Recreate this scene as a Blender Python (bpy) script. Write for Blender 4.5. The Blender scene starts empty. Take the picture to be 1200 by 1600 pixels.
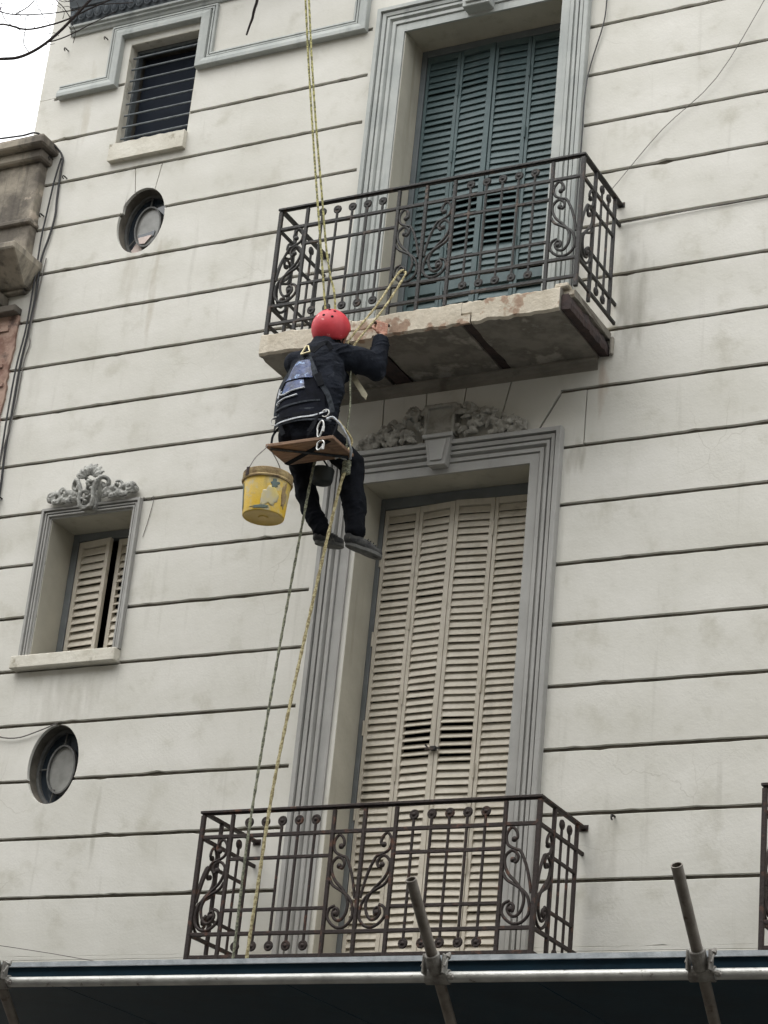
import bpy, bmesh, math, random
from mathutils import Vector, Matrix, noise
random.seed(7)
sc = bpy.context.scene
COL = sc.collection

# ------------------------------------------------------------ camera
cd = bpy.data.cameras.new('camera'); cam = bpy.data.objects.new('camera', cd); COL.objects.link(cam)
sc.camera = cam
_R = ((0.8899785854272759, 0.44648914110016985, 0.09265832051412128),
      (-0.10229128283816946, 0.3934952729344651, -0.9136180622303569),
      (-0.4443811550191869, 0.8036223721735622, 0.39587431339498397))
_C = Vector((6.9848107336367615, -12.631386609031278, -3.54168549609776))
_r, _u, _f = Vector(_R[0]), -Vector(_R[1]), Vector(_R[2])
cam.matrix_world = Matrix(((_r.x, _u.x, -_f.x, _C.x), (_r.y, _u.y, -_f.y, _C.y), (_r.z, _u.z, -_f.z, _C.z), (0, 0, 0, 1)))
cd.sensor_fit = 'HORIZONTAL'; cd.sensor_width = 36; cd.lens = 3516.73 / 1200 * 36
cd.clip_start = 0.1; cd.clip_end = 2000
sc.render.resolution_x = 768; sc.render.resolution_y = 1024

# ------------------------------------------------------------ sky, sun, exposure
SUN_EL, SUN_AZ = math.radians(58), math.radians(205)     # azimuth clockwise from +Y
w = bpy.data.worlds.new('World'); sc.world = w; w.use_nodes = True
nt = w.node_tree; nt.nodes.clear()
sky = nt.nodes.new('ShaderNodeTexSky'); sky.sky_type = 'NISHITA'; sky.sun_disc = False
sky.sun_elevation = SUN_EL; sky.sun_rotation = SUN_AZ; sky.air_density = 1.6; sky.dust_density = 6.0
hs = nt.nodes.new('ShaderNodeHueSaturation'); hs.inputs['Saturation'].default_value = 0.22; hs.inputs['Value'].default_value = 1.0
# overcast: a bright even veil of cloud over the clear-sky colours
tcn = nt.nodes.new('ShaderNodeTexCoord'); cn = nt.nodes.new('ShaderNodeTexNoise'); cn.inputs['Scale'].default_value = 2.2; cn.inputs['Detail'].default_value = 6
cr = nt.nodes.new('ShaderNodeMapRange'); cr.inputs['From Min'].default_value = 0.3; cr.inputs['From Max'].default_value = 0.7
cr.inputs['To Min'].default_value = 0.93; cr.inputs['To Max'].default_value = 1.07
# an overcast sky is about three times brighter overhead than at the horizon
sx = nt.nodes.new('ShaderNodeSeparateXYZ'); gz = nt.nodes.new('ShaderNodeMapRange'); gz.inputs['From Min'].default_value = 0.0; gz.inputs['From Max'].default_value = 1.0
gz.inputs['To Min'].default_value = 9.5; gz.inputs['To Max'].default_value = 24.0
ml = nt.nodes.new('ShaderNodeMath'); ml.operation = 'MULTIPLY'
veil = nt.nodes.new('ShaderNodeVectorMath'); veil.operation = 'SCALE'; veil.inputs[0].default_value = (0.985, 1.0, 1.01)
mx = nt.nodes.new('ShaderNodeMixRGB'); mx.inputs['Fac'].default_value = 0.7
bg = nt.nodes.new('ShaderNodeBackground'); bg.inputs['Strength'].default_value = 0.12
wo = nt.nodes.new('ShaderNodeOutputWorld')
nt.links.new(tcn.outputs['Generated'], cn.inputs['Vector']); nt.links.new(cn.outputs['Fac'], cr.inputs['Value'])
nt.links.new(tcn.outputs['Generated'], sx.inputs[0]); nt.links.new(sx.outputs['Z'], gz.inputs['Value']); nt.links.new(cr.outputs['Result'], ml.inputs[0]); nt.links.new(gz.outputs['Result'], ml.inputs[1])
nt.links.new(ml.outputs[0], veil.inputs['Scale'])
nt.links.new(sky.outputs['Color'], hs.inputs['Color']); nt.links.new(hs.outputs['Color'], mx.inputs['Color1'])
nt.links.new(veil.outputs['Vector'], mx.inputs['Color2']); nt.links.new(mx.outputs['Color'], bg.inputs['Color'])
nt.links.new(bg.outputs['Background'], wo.inputs['Surface'])
sd = bpy.data.lights.new('sun', 'SUN'); sun = bpy.data.objects.new('sun', sd); COL.objects.link(sun)
sd.energy = 0.7; sd.angle = math.radians(35); sd.color = (1.0, 0.98, 0.95)
_d = Vector((math.sin(SUN_AZ) * math.cos(SUN_EL), math.cos(SUN_AZ) * math.cos(SUN_EL), math.sin(SUN_EL)))
sun.rotation_euler = _d.to_track_quat('Z', 'Y').to_euler()
vs = sc.view_settings; vs.view_transform = 'Standard'; vs.look = 'None'; vs.gamma = 1; vs.exposure = 0.50; vs.use_curve_mapping = False

# ------------------------------------------------------------ materials
def srgb(r, g, b):
    f = lambda c: c / 12.92 if c <= 0.04045 else ((c + 0.055) / 1.055) ** 2.4
    return (f(r / 255), f(g / 255), f(b / 255), 1)

def mat(name, c1, c2=None, scale=6.0, rough=0.8, metal=0.0, bump=0.0, bscale=60.0, c3=None, c3scale=3.0, c3lo=0.55, c3hi=0.7,
        stretch=None, spec=0.5, streak=None, streak_lo=0.55, streak_hi=0.8, detail=8.0, sharp=(0.35, 0.65)):
    m = bpy.data.materials.new(name); m.use_nodes = True
    t = m.node_tree; b = t.nodes['Principled BSDF']
    b.inputs['Roughness'].default_value = rough; b.inputs['Metallic'].default_value = metal
    b.inputs['Specular IOR Level'].default_value = spec
    tc = t.nodes.new('ShaderNodeTexCoord')
    def nz(sc_, det=detail, st=None):
        n = t.nodes.new('ShaderNodeTexNoise'); n.inputs['Scale'].default_value = sc_; n.inputs['Detail'].default_value = det
        n.inputs['Roughness'].default_value = 0.6
        if st:
            mp = t.nodes.new('ShaderNodeMapping'); mp.inputs['Scale'].default_value = st
            t.links.new(tc.outputs['Object'], mp.inputs['Vector']); t.links.new(mp.outputs['Vector'], n.inputs['Vector'])
        else: t.links.new(tc.outputs['Object'], n.inputs['Vector'])
        return n
    def ramp(src, lo, hi):
        r = t.nodes.new('ShaderNodeMapRange'); r.inputs['From Min'].default_value = lo; r.inputs['From Max'].default_value = hi
        t.links.new(src, r.inputs['Value']); return r.outputs['Result']
    def mix(f, a, c):
        x = t.nodes.new('ShaderNodeMixRGB'); t.links.new(f, x.inputs['Fac'])
        if isinstance(a, tuple): x.inputs['Color1'].default_value = a
        else: t.links.new(a, x.inputs['Color1'])
        x.inputs['Color2'].default_value = c; return x.outputs['Color']
    col = c1
    if c2: col = mix(ramp(nz(scale, st=stretch).outputs['Fac'], *sharp), c1, c2)
    if c3: col = mix(ramp(nz(c3scale).outputs['Fac'], c3lo, c3hi), col, c3)
    if streak: col = mix(ramp(nz(1.0, 6.0, (9.0, 9.0, 0.7)).outputs['Fac'], streak_lo, streak_hi), col, streak)
    if isinstance(col, tuple): b.inputs['Base Color'].default_value = col
    else: t.links.new(col, b.inputs['Base Color'])
    if bump:
        bp = t.nodes.new('ShaderNodeBump'); bp.inputs['Strength'].default_value = bump; bp.inputs['Distance'].default_value = 0.01
        t.links.new(nz(bscale, 6.0).outputs['Fac'], bp.inputs['Height']); t.links.new(bp.outputs['Normal'], b.inputs['Normal'])
    return m

def wall_mat():
    m = mat('cream_render', srgb(208, 206, 199), srgb(195, 193, 184), 1.7, 0.9, bump=0.35, bscale=7, c3=srgb(178, 175, 163), c3scale=3.4, c3lo=0.56, c3hi=0.76,
            streak=srgb(164, 161, 151), streak_lo=0.60, streak_hi=0.90)
    t = m.node_tree; b = t.nodes['Principled BSDF']
    # fine grain over the broad trowelled waves
    old = b.inputs['Normal'].links[0].from_node
    tc = [n for n in t.nodes if n.type == 'TEX_COORD'][0]
    n = t.nodes.new('ShaderNodeTexNoise'); n.inputs['Scale'].default_value = 55; n.inputs['Detail'].default_value = 5
    t.links.new(tc.outputs['Object'], n.inputs['Vector'])
    bp = t.nodes.new('ShaderNodeBump'); bp.inputs['Strength'].default_value = 0.3; bp.inputs['Distance'].default_value = 0.004
    t.links.new(n.outputs['Fac'], bp.inputs['Height']); t.links.new(old.outputs['Normal'], bp.inputs['Normal']); t.links.new(bp.outputs['Normal'], b.inputs['Normal'])
    # dirt under sills, rust below the bare girder, darker patches beside the balcony ends
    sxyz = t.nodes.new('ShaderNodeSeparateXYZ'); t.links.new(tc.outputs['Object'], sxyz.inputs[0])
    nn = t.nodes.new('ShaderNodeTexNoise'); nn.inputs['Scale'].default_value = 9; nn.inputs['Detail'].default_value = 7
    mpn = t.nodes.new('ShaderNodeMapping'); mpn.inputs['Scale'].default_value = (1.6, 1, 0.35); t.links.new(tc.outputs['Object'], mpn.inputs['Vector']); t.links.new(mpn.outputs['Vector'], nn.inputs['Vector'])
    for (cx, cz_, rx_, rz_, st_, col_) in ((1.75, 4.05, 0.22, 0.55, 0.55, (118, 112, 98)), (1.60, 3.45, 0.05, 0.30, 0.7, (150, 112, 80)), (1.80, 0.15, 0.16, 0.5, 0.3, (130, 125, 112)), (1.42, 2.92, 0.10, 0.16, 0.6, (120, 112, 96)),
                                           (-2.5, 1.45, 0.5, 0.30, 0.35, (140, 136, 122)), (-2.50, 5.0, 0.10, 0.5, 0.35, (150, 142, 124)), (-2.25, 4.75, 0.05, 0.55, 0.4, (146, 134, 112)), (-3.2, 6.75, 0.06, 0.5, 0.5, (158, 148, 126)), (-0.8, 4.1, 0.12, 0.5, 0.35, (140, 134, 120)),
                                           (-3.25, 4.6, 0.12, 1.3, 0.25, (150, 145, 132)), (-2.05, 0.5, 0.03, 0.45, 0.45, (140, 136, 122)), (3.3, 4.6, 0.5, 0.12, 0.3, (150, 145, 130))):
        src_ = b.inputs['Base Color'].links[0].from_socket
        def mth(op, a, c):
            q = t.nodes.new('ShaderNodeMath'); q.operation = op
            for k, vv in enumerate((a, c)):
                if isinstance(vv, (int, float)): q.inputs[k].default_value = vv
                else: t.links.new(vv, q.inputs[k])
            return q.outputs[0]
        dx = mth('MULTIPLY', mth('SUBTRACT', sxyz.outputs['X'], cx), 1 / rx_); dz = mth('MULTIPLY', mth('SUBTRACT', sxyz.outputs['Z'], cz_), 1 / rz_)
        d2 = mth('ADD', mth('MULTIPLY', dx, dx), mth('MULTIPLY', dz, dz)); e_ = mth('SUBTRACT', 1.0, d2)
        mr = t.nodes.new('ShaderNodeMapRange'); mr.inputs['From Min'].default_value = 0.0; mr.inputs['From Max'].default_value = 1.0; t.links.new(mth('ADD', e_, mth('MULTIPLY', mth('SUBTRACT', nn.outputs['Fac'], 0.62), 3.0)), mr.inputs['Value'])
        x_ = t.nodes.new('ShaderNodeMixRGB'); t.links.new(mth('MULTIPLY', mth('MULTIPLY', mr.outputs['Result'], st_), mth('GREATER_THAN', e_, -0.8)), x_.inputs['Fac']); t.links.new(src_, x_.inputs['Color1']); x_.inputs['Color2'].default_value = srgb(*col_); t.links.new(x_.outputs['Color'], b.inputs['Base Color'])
    # tone drifting from course to course
    wv = t.nodes.new('ShaderNodeTexNoise'); wv.inputs['Scale'].default_value = 1.0; wv.inputs['Detail'].default_value = 1
    mw = t.nodes.new('ShaderNodeMapping'); mw.inputs['Scale'].default_value = (0.35, 0.35, 2.6); t.links.new(tc.outputs['Object'], mw.inputs['Vector']); t.links.new(mw.outputs['Vector'], wv.inputs['Vector'])
    mrw = t.nodes.new('ShaderNodeMapRange'); mrw.inputs['From Min'].default_value = 0.4; mrw.inputs['From Max'].default_value = 0.7; mrw.inputs['To Max'].default_value = 0.45; t.links.new(wv.outputs['Fac'], mrw.inputs['Value'])
    x_ = t.nodes.new('ShaderNodeMixRGB'); t.links.new(mrw.outputs['Result'], x_.inputs['Fac']); t.links.new(b.inputs['Base Color'].links[0].from_socket, x_.inputs['Color1']); x_.inputs['Color2'].default_value = srgb(184, 182, 172); t.links.new(x_.outputs['Color'], b.inputs['Base Color'])
    # hairline cracks: thin lines of a warped cell pattern, only in places
    src = b.inputs['Base Color'].links[0].from_socket
    mp = t.nodes.new('ShaderNodeMixRGB'); mp.blend_type = 'LINEAR_LIGHT'; mp.inputs['Fac'].default_value = 0.12
    wn = t.nodes.new('ShaderNodeTexNoise'); wn.inputs['Scale'].default_value = 3; wn.inputs['Detail'].default_value = 5
    t.links.new(tc.outputs['Object'], wn.inputs['Vector']); t.links.new(tc.outputs['Object'], mp.inputs['Color1']); t.links.new(wn.outputs['Color'], mp.inputs['Color2'])
    vo = t.nodes.new('ShaderNodeTexVoronoi'); vo.feature = 'DISTANCE_TO_EDGE'; vo.inputs['Scale'].default_value = 1.3
    t.links.new(mp.outputs['Color'], vo.inputs['Vector'])
    lt = t.nodes.new('ShaderNodeMapRange'); lt.inputs['From Min'].default_value = 0.0; lt.inputs['From Max'].default_value = 0.004
    lt.inputs['To Min'].default_value = 1; lt.inputs['To Max'].default_value = 0; t.links.new(vo.outputs['Distance'], lt.inputs['Value'])
    pn = t.nodes.new('ShaderNodeTexNoise'); pn.inputs['Scale'].default_value = 0.9; t.links.new(tc.outputs['Object'], pn.inputs['Vector'])
    pr = t.nodes.new('ShaderNodeMapRange'); pr.inputs['From Min'].default_value = 0.56; pr.inputs['From Max'].default_value = 0.66; pr.inputs['To Max'].default_value = 0.35
    t.links.new(pn.outputs['Fac'], pr.inputs['Value'])
    mu = t.nodes.new('ShaderNodeMath'); mu.operation = 'MULTIPLY'; t.links.new(lt.outputs['Result'], mu.inputs[0]); t.links.new(pr.outputs['Result'], mu.inputs[1])
    x = t.nodes.new('ShaderNodeMixRGB'); t.links.new(mu.outputs[0], x.inputs['Fac']); t.links.new(src, x.inputs['Color1']); x.inputs['Color2'].default_value = srgb(140, 134, 120)
    t.links.new(x.outputs['Color'], b.inputs['Base Color'])
    return m

M = {}
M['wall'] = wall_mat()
M['groove'] = mat('groove_dirt', srgb(112, 106, 96), srgb(76, 72, 64), 8, 0.95)
M['trim'] = mat('grey_paint', srgb(158, 157, 153), srgb(144, 143, 139), 3, 0.75, bump=0.3, bscale=30, streak=srgb(130, 130, 127))
M['trim2'] = mat('green_grey_paint', srgb(168, 171, 167), srgb(152, 156, 153), 4, 0.75, bump=0.3, bscale=30, streak=srgb(120, 126, 124))
M['jamb'] = mat('jamb_render', srgb(178, 174, 160), srgb(164, 160, 147), 3, 0.9, bump=0.3, bscale=25, streak=srgb(146, 141, 126))
M['sill'] = mat('sill_render', srgb(205, 201, 189), srgb(186, 181, 167), 5, 0.9, bump=0.5, bscale=30, c3=srgb(150, 144, 128), c3scale=9, c3lo=0.6, c3hi=0.7)
M['frame_grey'] = mat('frame_grey_wood', srgb(112, 116, 117), srgb(98, 102, 103), 6, 0.7, bump=0.2)
M['shutter_beige'] = mat('beige_shutter', srgb(198, 191, 177), srgb(184, 177, 162), 7, 0.65, bump=0.15, bscale=40, c3=srgb(160, 152, 138), c3scale=11, c3lo=0.6, c3hi=0.75, streak=srgb(158, 151, 138))
M['shutter_teal'] = mat('teal_shutter', srgb(72, 90, 92), srgb(62, 80, 82), 7, 0.6, bump=0.15, bscale=40, c3=srgb(52, 64, 68), c3scale=11, c3lo=0.6, c3hi=0.75, streak=srgb(82, 94, 96))
M['frame_teal'] = mat('teal_frame', srgb(100, 106, 108), srgb(88, 95, 98), 7, 0.65, bump=0.15)
M['iron'] = mat('dark_iron', srgb(50, 49, 47), srgb(36, 35, 35), 14, 0.6, 0.25, bump=0.6, bscale=70, c3=srgb(84, 70, 60), c3scale=14, c3lo=0.56, c3hi=0.7)
M['iron_rust'] = mat('brown_iron', srgb(46, 34, 29), srgb(32, 25, 23), 14, 0.65, 0.2, bump=0.6, bscale=70, c3=srgb(92, 60, 44), c3scale=14, c3lo=0.56, c3hi=0.7)
M['steel_beam'] = mat('rusted_beam', srgb(62, 46, 42), srgb(38, 30, 30), 12, 0.85, bump=0.8, bscale=40)
M['concrete'] = mat('raw_concrete', srgb(126, 121, 112), srgb(100, 95, 87), 5, 0.95, bump=0.9, bscale=22, c3=srgb(148, 143, 133), c3scale=5, c3lo=0.56, c3hi=0.66, sharp=(0.42, 0.58))
M['plaster_edge'] = mat('broken_plaster', srgb(196, 188, 172), srgb(176, 167, 150), 5, 0.95, bump=0.8, bscale=30, c3=srgb(148, 126, 108), c3scale=4.6, c3lo=0.575, c3hi=0.62, streak=srgb(160, 148, 126))
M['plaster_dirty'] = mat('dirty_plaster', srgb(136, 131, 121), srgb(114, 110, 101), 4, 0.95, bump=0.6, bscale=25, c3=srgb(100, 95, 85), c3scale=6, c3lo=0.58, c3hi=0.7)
M['ornament'] = mat('ornament_plaster', srgb(176, 176, 170), srgb(112, 112, 108), 16, 0.85, bump=0.6, bscale=60, c3=srgb(72, 72, 70), c3scale=24, c3lo=0.58, c3hi=0.68)
M['ornament_dark'] = mat('ornament_dark', srgb(160, 157, 148), srgb(126, 123, 115), 12, 0.9, bump=0.6, bscale=60)
M['slate'] = mat('soffit_slate', srgb(96, 102, 106), srgb(78, 84, 90), 5, 0.85, bump=0.4)
M['dark'] = mat('dark_room', srgb(30, 32, 36), srgb(20, 22, 26), 2, 0.9)
M['room_blue'] = mat('dim_panel', srgb(34, 40, 50), srgb(24, 29, 38), 2, 0.8, spec=0.15)
M['bar'] = mat('window_bar', srgb(112, 118, 120), srgb(84, 90, 94), 20, 0.6, 0.2)
M['oculus_frame'] = mat('oculus_frame', srgb(104, 104, 102), srgb(76, 76, 74), 12, 0.7)
M['old_wall'] = mat('weathered_render', srgb(150, 142, 128), srgb(96, 90, 82), 2.6, 0.95, bump=0.8, bscale=16, c3=srgb(186, 172, 156), c3scale=3.1, c3lo=0.56, c3hi=0.62, streak=srgb(62, 60, 56), streak_lo=0.5, streak_hi=0.72, sharp=(0.42, 0.58))
M['brick'] = mat('crumbling_brick', srgb(158, 134, 120), srgb(122, 94, 82), 7, 0.95, bump=1.0, bscale=12, c3=srgb(84, 70, 64), c3scale=5, c3lo=0.55, c3hi=0.64, sharp=(0.42, 0.58))
M['asphalt'] = mat('asphalt', (0.05, 0.05, 0.052, 1), (0.038, 0.038, 0.04, 1), 3, 0.9, bump=0.4)
M['paving'] = mat('paving', srgb(134, 130, 122), srgb(112, 108, 100), 4, 0.9, bump=0.4)
M['canopy'] = mat('navy_panel', srgb(12, 40, 54), srgb(9, 31, 43), 3, 0.55, spec=0.15, bump=0.1, c3=srgb(20, 46, 58), c3scale=5, c3lo=0.55, c3hi=0.75)
M['flashing'] = mat('zinc_flashing', srgb(186, 192, 196), srgb(140, 148, 154), 9, 0.6, 0.1, bump=0.3)
M['tube'] = mat('galvanised_tube', srgb(178, 178, 174), srgb(150, 150, 146), 9, 0.45, 0.55, bump=0.25, bscale=50, c3=srgb(84, 76, 66), c3scale=16, c3lo=0.63, c3hi=0.7)
M['tube_old'] = mat('old_tube', srgb(118, 112, 104), srgb(92, 86, 78), 12, 0.6, 0.4, bump=0.3, bscale=50, c3=srgb(70, 58, 48), c3scale=14, c3lo=0.58, c3hi=0.68)
M['coupler'] = mat('coupler_steel', srgb(138, 136, 130), srgb(96, 92, 87), 20, 0.6, 0.5, bump=0.4, bscale=70)
M['cable'] = mat('black_cable', srgb(34, 34, 36), None, rough=0.6)
M['wire'] = mat('grey_wire', srgb(104, 100, 96), srgb(80, 76, 72), 10, 0.7)
M['rope'] = mat('yellow_rope', srgb(196, 190, 128), srgb(120, 118, 84), 60, 0.85, bump=0.8, bscale=150, sharp=(0.45, 0.55))
M['rope_tan'] = mat('tan_rope', srgb(190, 180, 140), srgb(140, 128, 92), 60, 0.85, bump=0.8, bscale=150, sharp=(0.45, 0.55))
M['rope_grey'] = mat('grey_green_rope', srgb(140, 142, 120), srgb(90, 92, 78), 70, 0.85, bump=0.8, bscale=150, sharp=(0.45, 0.55))
M['skin'] = mat('skin', srgb(178, 132, 110), srgb(156, 108, 88), 22, 0.6, c3=srgb(190, 170, 152), c3scale=40, c3lo=0.6, c3hi=0.68)
M['hair'] = mat('dark_hair', srgb(30, 24, 20), None, rough=0.6)
M['jacket'] = mat('navy_jacket', srgb(27, 31, 39), srgb(18, 21, 28), 9, 0.95, spec=0.15, bump=0.9, bscale=28, c3=srgb(54, 57, 64), c3scale=13, c3lo=0.62, c3hi=0.72)
M['trouser'] = mat('black_trousers', srgb(18, 20, 26), srgb(13, 15, 19), 9, 0.95, spec=0.12, bump=0.7, bscale=35, c3=srgb(44, 46, 48), c3scale=30, c3lo=0.68, c3hi=0.74)
M['shoe'] = mat('grey_shoe', srgb(68, 68, 66), srgb(40, 40, 42), 26, 0.85, spec=0.2, c3=srgb(108, 106, 100), c3scale=22, c3lo=0.6, c3hi=0.7, bump=0.3)
M['sole'] = mat('shoe_sole', srgb(92, 92, 88), srgb(62, 62, 60), 20, 0.8)
M['helmet'] = mat('red_helmet', srgb(200, 62, 70), srgb(178, 50, 60), 9, 0.5, bump=0.15, bscale=40, c3=srgb(214, 140, 138), c3scale=26, c3lo=0.64, c3hi=0.7, spec=0.4)
M['black'] = mat('black_webbing', srgb(18, 19, 22), srgb(28, 30, 34), 30, 0.9, spec=0.1)
M['webgrey'] = mat('grey_webbing', srgb(66, 70, 76), srgb(34, 38, 42), 40, 0.9, spec=0.15)
M['piping'] = mat('pale_piping', srgb(196, 200, 204), srgb(150, 154, 160), 30, 0.45)
M['bluevinyl'] = mat('blue_vinyl', srgb(30, 58, 112), srgb(14, 22, 46), 16, 0.3, bump=0.9, bscale=14, c3=srgb(130, 160, 200), c3scale=20, c3lo=0.58, c3hi=0.64, spec=0.4)  # pale blue blotches are highlights painted into the vinyl colour
M['navypack'] = mat('navy_vinyl', srgb(9, 11, 17), srgb(17, 20, 30), 8, 0.75, spec=0.06, bump=0.6, bscale=14)
M['ring'] = mat('gold_ring', srgb(214, 204, 170), srgb(180, 168, 130), 20, 0.35, 0.6)
M['alu'] = mat('aluminium', srgb(200, 200, 196), srgb(160, 160, 158), 20, 0.35, 0.7)
M['wood'] = mat('brown_board', srgb(140, 112, 90), srgb(108, 84, 66), 4, 0.8, bump=0.3, c3=srgb(80, 58, 46), c3scale=9, c3lo=0.6, c3hi=0.7, stretch=(2, 14, 14))
M['bucket'] = mat('yellow_bucket', srgb(220, 180, 50), srgb(206, 178, 92), 6, 0.5, bump=0.3, c3=srgb(184, 174, 142), c3scale=10, c3lo=0.50, c3hi=0.62, streak=srgb(150, 132, 90), streak_lo=0.6, streak_hi=0.75)
M['bucketb'] = mat('yellow_base', srgb(214, 180, 88), srgb(196, 160, 70), 7, 0.5)
M['mortar'] = mat('mortar_crust', srgb(176, 156, 112), srgb(128, 108, 80), 14, 0.9, bump=0.8, c3=srgb(92, 76, 60), c3scale=10, c3lo=0.58, c3hi=0.66)
M['blotch'] = mat('blue_green_paint', srgb(96, 112, 112), srgb(84, 94, 76), 20, 0.7)
M['scraper'] = mat('pale_strip', srgb(190, 184, 160), srgb(160, 152, 128), 10, 0.6)
M['bag'] = mat('dark_green_bag', srgb(34, 40, 38), srgb(26, 30, 30), 10, 0.7)
M['bark'] = mat('bark', srgb(64, 56, 54), srgb(46, 40, 40), 20, 0.9, bump=0.5)

def glass(name, col, rough=0.08):
    m = bpy.data.materials.new(name); m.use_nodes = True; b = m.node_tree.nodes['Principled BSDF']
    b.inputs['Base Color'].default_value = col; b.inputs['Roughness'].default_value = rough; b.inputs['Specular IOR Level'].default_value = 0.9
    return m
M['glass_dark'] = glass('dark_glass', srgb(40, 48, 56))
M['glass_grey'] = mat('frosted_glass', srgb(140, 140, 136), srgb(116, 116, 112), 9, 0.35)
M['smear'] = mat('grey_white_smear', srgb(176, 170, 150), srgb(196, 178, 104), 9, 0.7)
M['reflection_pink'] = mat('painted_reflection', srgb(206, 188, 180), srgb(180, 166, 158), 7, 0.5)  # flat pinkish colour standing for reflections in the upper oval pane

# ------------------------------------------------------------ mesh builder
class MB:
    def __init__(s): s.v = []; s.f = []; s.mi = []; s.cur = 0
    def add(s, vs_, fs):
        o = len(s.v); s.v += [tuple(p) for p in vs_]; s.f += [tuple(i + o for i in f) for f in fs]; s.mi += [s.cur] * len(fs); return s
    def box(s, x0, x1, y0, y1, z0, z1):
        return s.add([(x0, y0, z0), (x1, y0, z0), (x1, y1, z0), (x0, y1, z0), (x0, y0, z1), (x1, y0, z1), (x1, y1, z1), (x0, y1, z1)],
                     [(0, 3, 2, 1), (4, 5, 6, 7), (0, 1, 5, 4), (1, 2, 6, 5), (2, 3, 7, 6), (3, 0, 4, 7)])
    def obox(s, mtx, hx, hy, hz):
        p = [mtx @ Vector((a * hx, b * hy, c * hz)) for c in (-1, 1) for a, b in ((-1, -1), (1, -1), (1, 1), (-1, 1))]
        return s.add(p, [(0, 3, 2, 1), (4, 5, 6, 7), (0, 1, 5, 4), (1, 2, 6, 5), (2, 3, 7, 6), (3, 0, 4, 7)])
    def tube(s, pts, r, n=8, cap=True, rfun=None):
        pts = [Vector(p) for p in pts]; N = len(pts); rings = []
        up = None; o = len(s.v)
        for i, p in enumerate(pts):
            t = (pts[min(i + 1, N - 1)] - pts[max(i - 1, 0)]).normalized()
            if up is None:
                a = Vector((0, 0, 1)) if abs(t.z) < 0.9 else Vector((1, 0, 0)); up = (a - t * a.dot(t)).normalized()
            else:
                up = (up - t * up.dot(t)); up = up.normalized() if up.length > 1e-6 else t.orthogonal().normalized()
            b = t.cross(up); rr = rfun(i / max(1, N - 1)) if rfun else r
            for k in range(n):
                a = 2 * math.pi * k / n; s.v.append(tuple(p + (up * math.cos(a) + b * math.sin(a)) * rr))
        for i in range(N - 1):
            for k in range(n):
                s.f.append((o + i * n + k, o + i * n + (k + 1) % n, o + (i + 1) * n + (k + 1) % n, o + (i + 1) * n + k)); s.mi.append(s.cur)
        if cap:
            s.f.append(tuple(o + k for k in reversed(range(n)))); s.mi.append(s.cur)
            s.f.append(tuple(o + (N - 1) * n + k for k in range(n))); s.mi.append(s.cur)
        return s
    def ball(s, c, rx, ry=None, rz=None, rings=8, seg=12, mtx=None):
        ry = rx if ry is None else ry; rz = rx if rz is None else rz
        v = []; fs = []
        for i in range(rings + 1):
            th = math.pi * i / rings
            for k in range(seg):
                a = 2 * math.pi * k / seg; q = Vector((rx * math.sin(th) * math.cos(a), ry * math.sin(th) * math.sin(a), rz * math.cos(th)))
                if mtx: q = mtx @ q
                v.append(tuple(q + Vector(c)))
        for i in range(rings):
            for k in range(seg):
                fs.append((i * seg + k, (i + 1) * seg + k, (i + 1) * seg + (k + 1) % seg, i * seg + (k + 1) % seg))
        return s.add(v, fs)
    def torus(s, c, R, r, axis='Y', n=16, m=6, arc=1.0, rot=0.0, mtx=None):
        pts = []
        for i in range(int(n * arc) + (0 if arc == 1 else 1)):
            a = 2 * math.pi * i / n + rot
            q = {'Y': Vector((math.cos(a) * R, 0, math.sin(a) * R)), 'Z': Vector((math.cos(a) * R, math.sin(a) * R, 0)), 'X': Vector((0, math.cos(a) * R, math.sin(a) * R))}[axis]
            if mtx: q = mtx @ q
            pts.append(q + Vector(c))
        if arc == 1: pts.append(pts[0])
        return s.tube(pts, r, m, cap=arc != 1)
    def prism(s, poly, y0, y1):          # polygon in the wall plane (x, z)
        n = len(poly); ar = sum(poly[i][0] * poly[(i + 1) % n][1] - poly[(i + 1) % n][0] * poly[i][1] for i in range(n))
        if ar < 0: poly = poly[::-1]
        return s.add([(x, y0, z) for x, z in poly] + [(x, y1, z) for x, z in poly],
                     [tuple(range(n)), tuple(reversed(range(n, 2 * n)))] + [(i, i + n, (i + 1) % n + n, (i + 1) % n) for i in range(n)])
    def trim(s, path, prof, y=0.0):      # mitred moulding; u = to the right of travel, v = outwards from the wall
        P = [Vector((a, b)) for a, b in path]; N = len(P); m = len(prof); o = len(s.v)
        for i in range(N):
            def nr(a, b): d = (b - a).normalized(); return Vector((d.y, -d.x))
            if i == 0: mv = nr(P[0], P[1])
            elif i == N - 1: mv = nr(P[-2], P[-1])
            else:
                a, b = nr(P[i - 1], P[i]), nr(P[i], P[i + 1]); mv = (a + b).normalized(); mv = mv / mv.dot(a)
            for u, v in prof: q = P[i] + mv * u; s.v.append((q.x, y - v, q.y))
        for i in range(N - 1):
            for k in range(m):
                s.f.append((o + i * m + k, o + i * m + (k + 1) % m, o + (i + 1) * m + (k + 1) % m, o + (i + 1) * m + k)); s.mi.append(s.cur)
        s.f.append(tuple(o + k for k in range(m))); s.mi.append(s.cur)
        s.f.append(tuple(o + (N - 1) * m + k for k in reversed(range(m)))); s.mi.append(s.cur)
        return s
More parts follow.
